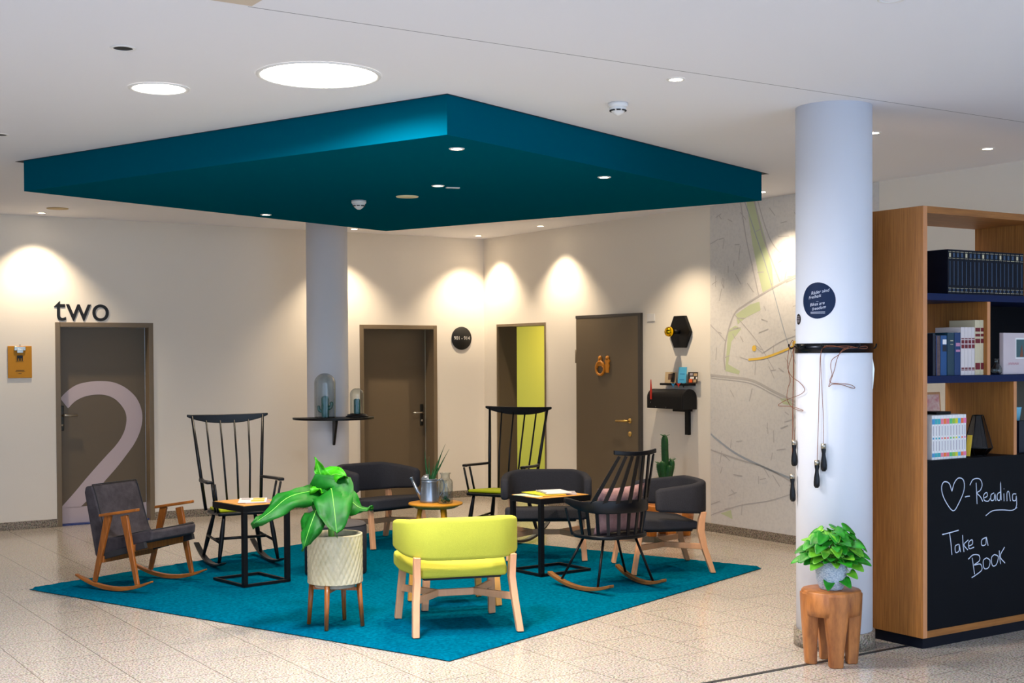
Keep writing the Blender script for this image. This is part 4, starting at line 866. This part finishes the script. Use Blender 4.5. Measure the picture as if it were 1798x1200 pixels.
# ================================================================ COLUMN ITEMS
def cyl(px, py, rr): # world point on front column surface of radius rr seen at px
    d = ray(px, py); o = Vector((-KC.x, -KC.y)); dx, dy = d.x, d.y; a = dx*dx+dy*dy; b = 2*(dx*o.x+dy*o.y); c = o.dot(o)-rr*rr; D = b*b-4*a*c
    t_ = (-b-math.sqrt(max(D, 0)))/(2*a); return Vector((dx*t_, dy*t_, CAM_H+d.z*t_))
def cylang(px, py, rr): p = cyl(px, py, rr); return math.atan2(p.y-KC.y, p.x-KC.x), p.z
def con(a, z, rr): return Vector((KC.x+rr*cos(a), KC.y+rr*sin(a), z))
a0, z0 = cylang(1435.5, 528, KR); rs = .105
st = tag(bpy.data.objects.new('column_sticker', None), 'round dark blue sticker with white handwriting on the front column', 'sticker'); COL.objects.link(st); st.location = con(a0, z0, KR)
def oncol(x, z, d, ac=a0, zc=z0): return con(ac + x/KR, zc+z, KR+d) - con(ac, zc, KR)
mb = MB(); vs = [oncol(0, 0, .001)]; n = 48
for q in range(1, 9):
    for k in range(n): f = 2*pi*k/n; vs.append(oncol(rs*q/8*cos(f), rs*1.0*q/8*sin(f), .001))
fs = [(0, 1+k, 1+(k+1) % n) for k in range(n)]
for q in range(7):
    for k in range(n): fs.append((1+q*n+k, 1+q*n+(k+1) % n, 1+(q+1)*n+(k+1) % n, 1+(q+1)*n+k))
mb.add(vs, fs).build('disc', mat('sticker_blue', (16, 36, 70), .5, spec=.2), st)
def curved_text(txt, size, x, z, tilt, par, shear=.35):
    vs, fs = text_mesh(txt, size, shear); c, s = cos(tilt), sin(tilt)
    MB().add([oncol(x+v.x*c-v.y*s, z+v.x*s+v.y*c, .0018) for v in vs], fs, False).build('lettering', CHALK, par)
curved_text('Räder sind', .026, .012, .050, R(9), st); curved_text('Freiheit', .026, -.02, .022, R(9), st); curved_text('...', .022, .0, .0, 0, st, 0)
curved_text('Bikes are', .025, -.005, -.020, R(7), st); curved_text('freedom', .025, .006, -.044, R(9), st)
MB().ribbon([(-.045+.009*k, -.067) for k in range(11)], .003, lambda a, b: oncol(a, b, .0018)).build('small_print', CHALK, st); MB().ribbon([(-.045+.009*k, -.075) for k in range(11)], .002, lambda a, b: oncol(a, b, .0018)).build('small_print', CHALK, st)
a1_, z1_ = cylang(1402.3, 561, KR); s2 = tag(bpy.data.objects.new('column_sticker', None), 'tiny dark round sticker at the left edge of the front column', 'sticker'); COL.objects.link(s2); s2.location = con(a1_, z1_, KR)
o2 = lambda x, z, d: con(a1_+x/KR, z1_+z, KR+d)-con(a1_, z1_, KR)
MB().add([o2(.03*cos(2*pi*k/24), .032*sin(2*pi*k/24), .0012) for k in range(24)], [tuple(range(24))], False).build('disc', LETTER, s2)
for q in (-.015, -.005, .005, .015): MB().ribbon([(-.018, q), (.018, q)], .004, lambda a, b: o2(a, b, .002)).build('print', GREYP, s2)
# band
zb = cylang(1463, 611.5, KR)[1]
bd = thing('column_band', 'black steel band with hooks clamped round the front column', 'hook band', Vector((KC.x, KC.y, zb)))
MB().lathe([(KR+.0005, -.028), (KR+.006, -.028), (KR+.006, .028), (KR+.0005, .028), (KR+.0005, -.028)], n=96, cap=False).build('band', mat('blued_steel', (26, 28, 36), .25, metal=.7), bd)
def hook(a): 
    d = Vector((cos(a), sin(a), 0)); MB().tube(bez([d*(KR+.006)+Vector((0, 0, .012)), d*(KR+.03)+Vector((0, 0, .0)), d*(KR+.042)+Vector((0, 0, .012)), d*(KR+.044)+Vector((0, 0, .026))], 4), .005, 8).build('hook', BLACKM, bd)
for px in (1398, 1414, 1446, 1502): hook(cylang(px, 611, KR)[0])
hook(R(8))
# skipping ropes : cord points in pixels on the column surface radius + d
def cordpts(pts, base=KR+.016):
    out = []
    for p in pts:
        x, y = p[0], p[1]; d = p[2] if len(p) > 2 else 0
        if x < 1397.5 or x > 1528: q = atY(x, y, KC.y-.02+d)
        else: q = cyl(x, y, base+d)
        out.append(q)
    return out
def handle(t, x, y0, y1, tilt=0, d=.0):
    p0 = cordpts([(x, y0, d)])[0]; p1 = cordpts([(x, y1, d)])[0]; p1.x = p0.x+tilt; p1.y = p0.y; L_ = (p1-p0).length
    prof = [(.008, 0), (.0135, .02), (.014, .18), (.0105, .32), (.0115, .42), (.016, .60), (.018, .78), (.017, .92), (.010, 1.0)]
    C_ = [p0.lerp(p1, z) for r, z in prof]; MB().tube([c-t.location for c in C_], [r for r, z in prof], 16).build('handle', BLACKW, t)
    MB().tube([p0-t.location+Vector((0, 0, .008)), p0.lerp(p1, .13)-t.location], .0150, 16).build('collar', STEEL, t)
def rope(label, cords, hs):
    t = thing('skipping_rope', label, 'skipping rope', cordpts([cords[0][0]])[0])
    for c in cords: MB().tube([q-t.location for q in bez(cordpts(c), 5)], .0018, 6).build('cord', LEATHER, t)
    for h in hs: handle(t, *h)
    return t
rope('brown skipping rope with two black handles hanging from the left column edge', [
    [(1391, 800, 0), (1391.5, 740, 0), (1392.3, 680, 0), (1393, 624, 0), (1394, 606, 0), (1391.5, 598, 0), (1386, 610, 0), (1382.5, 640, 0), (1386, 655, 0), (1393, 664, 0), (1404, 672), (1413, 684), (1407, 692), (1393, 698, 0), (1380, 703, 0), (1367, 711, 0), (1370, 713.5, 0), (1388, 714, 0), (1403, 718), (1410, 721), (1406, 722), (1390, 715, 0), (1382, 700, 0), (1384, 680, 0), (1388, 668, 0), (1384, 648, 0), (1390, 626, 0), (1393, 612, 0)],
    [(1395, 776, 0), (1392.3, 720, 0), (1393.6, 660, 0), (1393.8, 625, 0), (1394.5, 610, 0)]],
    [(1394.5, 776, 819, .0, 0), (1391, 835, 881, .004, 0)])
rope('brown skipping rope with two black handles hanging on the column front', [
    [(1435, 809), (1436, 770), (1437.5, 730), (1438, 700), (1439.5, 650), (1440.5, 625), (1446, 610, .01), (1460, 607, .01), (1480, 611, .012), (1500, 611, .012), (1520, 608, .012), (1522, 612, .012), (1510, 612, .012), (1490, 608, .012), (1465, 609, .012), (1448, 610, .01), (1442, 618), (1441, 640), (1443.5, 690), (1446, 740), (1445.8, 782)],
    [(1495, 610, .014), (1480, 616, .01), (1472, 624), (1461, 632), (1458.5, 645), (1461, 658), (1457, 668), (1460, 673), (1475, 674), (1492, 675.5), (1501, 680.5), (1497, 682), (1478, 676), (1462, 675), (1455, 679.5), (1459, 668), (1465, 650), (1470, 630), (1479, 615, .01), (1490, 610, .014)]],
    [(1446, 782, 828, .002, .006), (1434.5, 811, 857, -.002, .012)])
tag(MB().prism([(0, .0), (.018, -.10), (.008, -.22), (-.004, -.19), (-.003, -.05)], lambda a, b, t_: Vector((a, t_, b)), 0, .012).build('shoehorn', STEEL, loc=con(R(5), zb-.025, KR+.008)), 'pale curved metal piece hanging at the right end of the column band', 'hanger')
# ================================================================ BOOKSHELF
KK = Vector((2.385, 7.665, 0)); BS = thing('bookshelf', 'tall oak bookshelf with navy shelves and a chalkboard front at right', 'bookshelf', KK, A1)   # local x along front, local -y is front, y goes back
DEP = .52; W = 2.3; TOPZ = 2.585; TK = .036
def bpx(px, y=0.0):   # local x on the front plane (offset y back) seen at pixel column px
    k = (px-899)/F + 0.0; ox = KK.x - y*sin(A1); oy = KK.y + y*cos(A1); return (k*oy-ox)/(cos(A1)-k*sin(A1))
def bz(px, py, y=0.0):
    x = bpx(px, y); q = KK + Vector((cos(A1), sin(A1), 0))*x + Vector((-sin(A1), cos(A1), 0))*y; return atY(px, py, q.y).z
MB().bx(0, TK, 0, DEP, .065, TOPZ).build('side_panel', OAK, BS, bevel=.0015); MB().bx(0.001, TK-.001, -.0015, .0, .066, TOPZ-.001).build('edge_strip', OAKE, BS)
MB().bx(W-TK, W, 0, DEP, .065, TOPZ).build('side_panel', OAK, BS)
MB().bx(TK, W-TK, 0, DEP, TOPZ-.040, TOPZ).build('top_panel', OAKH, BS); MB().bx(TK, W-TK, 0.002, DEP, .05+.015, .05+.055).build('bottom_panel', OAKH, BS)
S1 = (2.040, 2.080); S2 = (1.553, 1.596); S3 = 1.100
MB().bx(TK, W-TK, .004, DEP-.004, *S1).build('shelf_board', NAVY, BS, bevel=.001); MB().bx(TK, W-TK, .004, DEP-.004, *S2).build('shelf_board', NAVY, BS, bevel=.001)
MB().bx(TK, W-TK, .006, DEP-.006, .105, S3).build('chalkboard_cabinet', BOARD, BS, bevel=.001)
MB().bx(.02, W-.02, .02, DEP-.02, 0, .065).build('plinth', mat('navy_plinth', (4, 10, 24), .5, spec=.2), BS)
xd1 = bpx(1737); xd2 = bpx(1783.5); xd0 = bpx(1711, DEP)
MB().bx(xd1-.015, xd1+.015, .004, DEP-.004, S2[1], S1[0]).build('divider', OAK, BS); MB().bx(xd2-.015, xd2+.015, .004, DEP-.004, S3, S2[0]).build('divider', OAK, BS)
MB().bx(xd0, xd0+.03, .004, DEP-.004, S1[1], TOPZ-.04).build('divider', OAK, BS)
for x, a, b in ((xd1, S2[1], S1[0]), (xd2, S3, S2[0])): MB().bx(x-.014, x+.014, .0025, .004, a+.001, b-.001).build('edge_strip', OAKE, BS)
MB().bx(xd1+.015, W-TK, DEP-.02, DEP-.006, S2[1], S1[0]).build('back_panel', BOARD, BS)
MB().bx(xd2+.015, W-TK, DEP-.02, DEP-.006, S3, S2[0]).build('back_panel', mat('taupe_back', (92, 86, 74), .6), BS)
# chalk writing
def bq(x, y): return (bpx(x, .004), bz(x, y, .004))
def stroke(pts, w=.008, name='chalk_line'):
    P = [(p.x, p.y) for p in bez([(*bq(*q), 0) for q in pts], 4)]; return P, w
def writing(strokes, label, name='chalk_writing'):
    m = MB()
    for s in strokes:
        w = .0062; 
        if isinstance(s, tuple): s, w = s
        P, w = stroke(s, w); m.ribbon(P, w, lambda a, b: Vector((a, .0045, b)))
    o = m.build(name, CHALK, BS); o['label'] = label; return o
def z2(pts): return [(1620+x/2.354, 640+y/2.353) for x, y in pts]
writing([z2([(122, 525), (110, 492), (88, 487), (79, 515), (92, 560), (126, 606), (150, 575), (172, 520), (170, 480), (150, 470), (132, 490), (122, 525)])], 'chalk heart', 'chalk_heart')
writing([z2([(176, 549), (186, 546), (196, 545)]), z2([(222, 490), (224, 530), (226, 578)]), z2([(196, 500), (210, 476), (236, 474), (247, 496), (240, 520), (226, 532), (240, 548), (250, 568)]),
    z2([(256, 552), (268, 545), (266, 530), (254, 540), (256, 562), (272, 566), (280, 555)]), z2([(296, 532), (284, 540), (284, 562), (296, 560), (300, 536), (304, 565)]), z2([(322, 528), (310, 538), (311, 560), (322, 556), (323, 486), (326, 562)]), z2([(337, 534), (338, 566)]), z2([(337, 516), (338, 514)]), z2([(350, 566), (350, 532), (358, 528), (364, 566)]), z2([(388, 536), (374, 538), (374, 562), (386, 562), (388, 544), (390, 580), (384, 598)]),
    (z2([(262, 626), (290, 606), (330, 602), (370, 604), (392, 592)]), .0055)], 'chalk word Reading with underline')
writing([z2([(82, 704), (115, 696), (150, 686)]), z2([(112, 698), (118, 740), (122, 788)]), z2([(150, 744), (136, 752), (138, 778), (152, 770), (152, 744), (158, 776)]), z2([(166, 706), (168, 744), (172, 776)]), z2([(190, 726), (172, 746), (188, 768)]), z2([(190, 752), (206, 744), (206, 726), (192, 736), (194, 762), (214, 756)]), z2([(262, 716), (246, 726), (246, 748), (262, 744), (264, 714), (272, 750)])], 'chalk words Take a')
writing([z2([(206, 800), (212, 840), (216, 868)]), z2([(190, 806), (210, 788), (234, 790), (236, 812), (214, 830), (240, 826), (246, 850), (220, 872), (204, 882)]), z2([(266, 800), (252, 812), (256, 844), (274, 840), (280, 812), (266, 800)]), z2([(298, 786), (286, 800), (290, 832), (306, 828), (314, 796), (298, 786)]), z2([(318, 770), (320, 800), (324, 826)]), z2([(340, 756), (322, 794), (342, 822)])], 'chalk word BOOK')
# ---- books
def book(x0, x1, z0, h, depth, m, label, grp, yf=.03, lean=0, bands=(), name='book'):
    w = x1-x0; p = KK + Vector((cos(A1), sin(A1), 0))*x0 + Vector((-sin(A1), cos(A1), 0))*yf; p.z = z0+.0006
    t = thing(name, label, 'book', p, A1, grp)
    MB().bx(0.0005, w-.0005, 0, depth, 0, h).build('cover', m, t, bevel=.0015, seg=1)
    MB().bx(.003, w-.003, .004, depth+.001, h-.0005, h+.0003).build('pages', PAPER, t)
    for (a, b_, c, d, mm) in bands: MB().bx(a*w, b_*w, -.0012, .0003, c*h, d*h).build('spine_print', mm, t)
    return t
NAVYB = mat('navy_book_leather', (6, 12, 28), .5, spec=.2); GOLDP = mat('gold_foil', (214, 204, 170), .35, metal=.3); BLT = mat('pale_blue_foil', (52, 78, 108), .5)
PX = [1664.5, 1671.5, 1678.5, 1685.5, 1693, 1700.5, 1708, 1715, 1722.5, 1730, 1737.5, 1745.5, 1753, 1760, 1767, 1774, 1782, 1790, 1797.5]
ords = ['first', 'second', 'third', 'fourth', 'fifth', 'sixth', 'seventh', 'eighth', 'ninth', 'tenth', 'eleventh', 'twelfth', 'thirteenth', 'fourteenth', 'fifteenth', 'sixteenth', 'seventeenth', 'eighteenth']
for i in range(len(PX)-1):
    b_ = [(.12, .88, .945, .952, GOLDP), (.12, .88, .80, .807, GOLDP), (.3, .7, .83, .92, GOLDP if i % 4 == 0 else BLT), (.46, .58, .20, .74, BLT), (.12, .88, .13, .137, GOLDP), (.12, .88, .05, .057, GOLDP), (.35, .65, .07, .12, BLT)]
    book(bpx(PX[i], .03), bpx(PX[i+1], .03)-.0008, S1[1], .265, .22, NAVYB, 'navy encyclopaedia volume with gold lines, %s from the left on the top shelf' % ords[i], 'navy encyclopaedia volumes on the top shelf', bands=b_)
DN = mat('dark_navy_book', (12, 22, 40), .5); MARB = mat('marbled_brown_book', (110, 86, 84), .6, rgb2=(60, 44, 48), scale=40); BLU = mat('blue_book', (18, 72, 124), .5); TEB = mat('dark_teal_book', (12, 54, 72), .5); NVB = mat('navy_blue_book', (16, 52, 100), .5)
WB = mat('white_book', (214, 202, 200), .6); REDB = mat('dark_red_label', (110, 20, 34), .6); BEI = mat('cream_book', (204, 190, 158), .6); PINKP = mat('pink_print', (190, 130, 160), .6)
def bk(pa, pb, py, m, label, bands=(), grp=None):
    a, b_ = bpx(pa, .03), bpx(pb, .03)-.001; z = bz((pa+pb)/2, py, .03); book(a, b_, S2[1], z-S2[1], .19, m, label, grp, bands=bands)
bk(1638.5, 1643, 586, DN, 'dark navy book, leftmost in the middle shelf row'); bk(1643.5, 1651.5, 590, MARB, 'brown marbled book on the middle shelf', ((0, .2, 0, 1, NVB),))
bk(1652, 1663, 589.5, BLU, 'bright blue book with white label on the middle shelf', ((.3, .9, .78, .9, PAPER), (.3, .9, .6, .76, DN))); bk(1664, 1676, 584.5, TEB, 'dark teal book on the middle shelf', ((.4, .8, .8, .82, GOLDP), (.4, .8, .72, .73, GOLDP)))
bk(1676.5, 1687, 584.5, NVB, 'navy book with pink spine lettering on the middle shelf', ((.2, .9, .68, .76, PINKP), (.2, .9, .55, .6, PINKP)))
for i, n_ in enumerate(('first', 'second', 'third', 'last')):
    x = 1687.6+6.1*i; bk(x, x+6.1, 575, WB, 'white book with dark red bands, %s of four on the middle shelf' % n_, ((.1, .9, .75, .77, REDB), (.12, .88, .66, .73, REDB), (.1, .9, .56, .64, REDB), (.1, .9, .10, .12, REDB), (.12, .88, .13, .16, REDB)), 'white books with red bands')
for i, n_ in enumerate(('left', 'right')):
    x = 1712.2+9.4*i; bk(x, x+9.2, 562.5, BEI, 'tall cream book with dark red labels, %s one of the pair' % n_, ((.05, .95, .79, .86, REDB), (.05, .95, .70, .75, REDB), (.05, .95, .58, .66, REDB), (.05, .95, .10, .22, REDB), (.05, .95, .25, .26, GOLDP), (.05, .95, .02, .03, GOLDP)), 'tall cream books')
tag(MB().bx(0, .19, 0, .05, 0, .252).build('book', mat('dark_maroon_book', (52, 22, 26), .6), loc=KK+Vector((cos(A1), sin(A1), 0))*.10+Vector((-sin(A1), cos(A1), 0))*.25+Vector((0, 0, S2[1]+.001)), rz=A1, bevel=.002), 'dark maroon book standing crosswise behind the blue books', 'book')
tag(MB().bx(0, .23, 0, .05, 0, .285).build('book', mat('pale_grey_book', (150, 152, 150), .6), loc=KK+Vector((cos(A1), sin(A1), 0))*.22+Vector((-sin(A1), cos(A1), 0))*.34+Vector((0, 0, S2[1]+.001)), rz=A1, bevel=.002), 'pale grey volume standing crosswise at the back of the middle shelf', 'book')
def bl(x, y, z): p = KK + Vector((cos(A1), sin(A1), 0))*x + Vector((-sin(A1), cos(A1), 0))*y; p.z = z; return p
fl = thing('glass_flask', 'small clear glass flask right of the oak divider', 'flask', bl(bpx(1749.5, .055), .055, S2[1]+.001), A1)
MB().lathe([(.0001, .001), (.025, .001), (.033, .012), (.034, .03), (.028, .05), (.012, .066), (.010, .09), (.016, .098)], n=28, cap=False).build('body', GLASS, fl)
x0 = bpx(1762, .03); al = thing('photo_album', 'pale pink photo book standing cover forward on the right of the shelf', 'book', bl(x0, .03, S2[1]+.001), A1)
H_ = bz(1762, 585, .03)-S2[1]; MB().bx(0, .30, 0, .03, 0, H_).build('cover', mat('pale_pink_cover', (204, 188, 190), .6), al, bevel=.002)
xa, xb = bpx(1783, .03)-x0, bpx(1783, .03)-x0+.10
MB().bx(xa, xb, -.001, 0, H_*.37, H_*.88).build('photo_border', PAPER, al); MB().bx(xa+.008, xb, -.002, -.001, H_*.41, H_*.84).build('photo', mat('dusk_photo', (60, 92, 98), .5), al)
MB().prism([(xa+.04, H_*.42), (xa+.075, H_*.42), (xa+.07, H_*.55), (xa+.06, H_*.72), (xa+.05, H_*.55)], lambda a, b, t_: Vector((a, -.0028+t_, b)), 0, .0005).build('photo_tower', mat('brown_tower', (120, 70, 50), .6), al)
P = [(p.x, p.y) for p in bez([(.045+.008*k, H_*.25+.009*(1 if k % 2 else -.6)*(1.4 if k == 0 else 1), 0) for k in range(14)], 3)]
MB().ribbon(P, .0022, lambda a, b: Vector((a, -.0012, b))).build('script_line', mat('dusty_pink_ink', (190, 90, 110), .6), al)
# lower bay
fr_x = bpx(1640, .30); pfm = thing('picture_frame', 'leaning floral picture in a wooden frame at back of the lower shelf', 'picture', bl(bpx(1630, .22), .22, S3+.185+.001), A1)
MB().box((.06, 0, .10), (.17, .015, .20)).build('frame', OAKE, pfm, bevel=.003); MB().box((.06, -.0085, .10), (.14, .002, .17)).build('picture', mat('floral_picture', (226, 200, 180), .6, rgb2=(200, 110, 110), scale=30), pfm)
pfm.rotation_euler.x = R(-4)
RB = [(70, 150, 200), (60, 170, 180), (60, 170, 180), (240, 130, 150), (240, 120, 60), (240, 110, 130), (90, 190, 120), (150, 200, 60), (220, 210, 40), (90, 180, 220), (240, 110, 70), (230, 120, 170)]
xm0 = bpx(1636.5, .03); stp = (bpx(1697, .03)-xm0)/12; HM = bz(1665, 721, .03)-S3
nms = ['first', 'second', 'third', 'fourth', 'fifth', 'sixth', 'seventh', 'eighth', 'ninth', 'tenth', 'eleventh', 'twelfth']
for i in range(12):
    cm = mat('spine_colour_%s' % nms[i], RB[i], .6)
    t = book(xm0+stp*i, xm0+stp*(i+1)-.0008, S3, .262, .19, PAPER, 'white magazine volume with coloured spine ends, %s from left on lower shelf' % nms[i], 'magazine volumes on the lower shelf', bands=((0.05, .95, .80, .92, cm), (.05, .95, .06, .15, cm), (.25, .75, .46, .50, cm), (.4, .6, .2, .42, GREYP), (.4, .6, .54, .76, GREYP)), name='magazine_volume')
    t.rotation_euler.y = R(-3 if i > 5 else -2)*.0
bx_ = tag(MB().bx(0, .13, 0, .12, 0, .016).build('flat_box', BLACKM, loc=bl(bpx(1640, .1)+.0, .08, S3+.264), rz=A1, bevel=.002), 'flat black box lying on top of the magazine volumes', 'box')
pfm.location = bl(bpx(1628, .25), .25, S3+.001); pfm.scale = (1, 1, 1)
for c in pfm.children: c.location.z += .19
MB().box((.06, .0, .095), (.10, .012, .19)).build('easel', OAKE, pfm)
# lantern
ln = thing('geometric_lantern', 'faceted smoked glass lantern on the lower shelf', 'lantern', bl(bpx(1722, .10), .12, S3+.001), A1)
def facet(r0, z0_, r1, z1_, n=6, ph=.3): return [Vector((r0*cos(ph+2*pi*k/n), r0*sin(ph+2*pi*k/n), z0_)) for k in range(n)], [Vector((r1*cos(ph+2*pi*k/n), r1*sin(ph+2*pi*k/n), z1_)) for k in range(n)]
b0_, b1_ = facet(.048, .0, .088, .045); _, b2_ = facet(.088, .045, .032, .245)
MB().sweep([b0_, b1_, b2_], True, False).build('glass', SMOKE, ln)
m = MB()
for k in range(6):
    m.tube([b0_[k], b1_[k], b2_[k]], .0028, 5); 
    for rr in (b0_, b1_, b2_): m.tube([rr[k], rr[(k+1) % 6]], .0028, 5)
m.build('frame', BLACKM, ln)
cdp = bl(bpx(1699, .06), .06, S3+.001); o = tag(MB().box((0, 0, .07), (.004, .03, .13)).build('card', YELP, loc=cdp, rz=A1+.2), 'small yellow printed card between magazines and lantern', 'card'); o.rotation_euler.y = R(14)
tag(MB().bx(0, .10, 0, .16, 0, .20).build('book', DN, loc=bl(bpx(1790, .08), .08, S3+.001), rz=A1, bevel=.002), 'dark blue book box at the right edge behind the oak divider', 'book')
tu = thing('blue_tumbler', 'pale blue tumbler on the dark book at the right edge', 'cup', bl(bpx(1790, .08)+.05, .15, S3+.2015), A1)
MB().lathe([(.0001, 0), (.030, 0), (.040, .075), (.042, .085), (.038, .085), (.030, .01), (.0001, .01)], n=28).build('cup', mat('pale_blue_ceramic', (120, 190, 215), .4), tu)
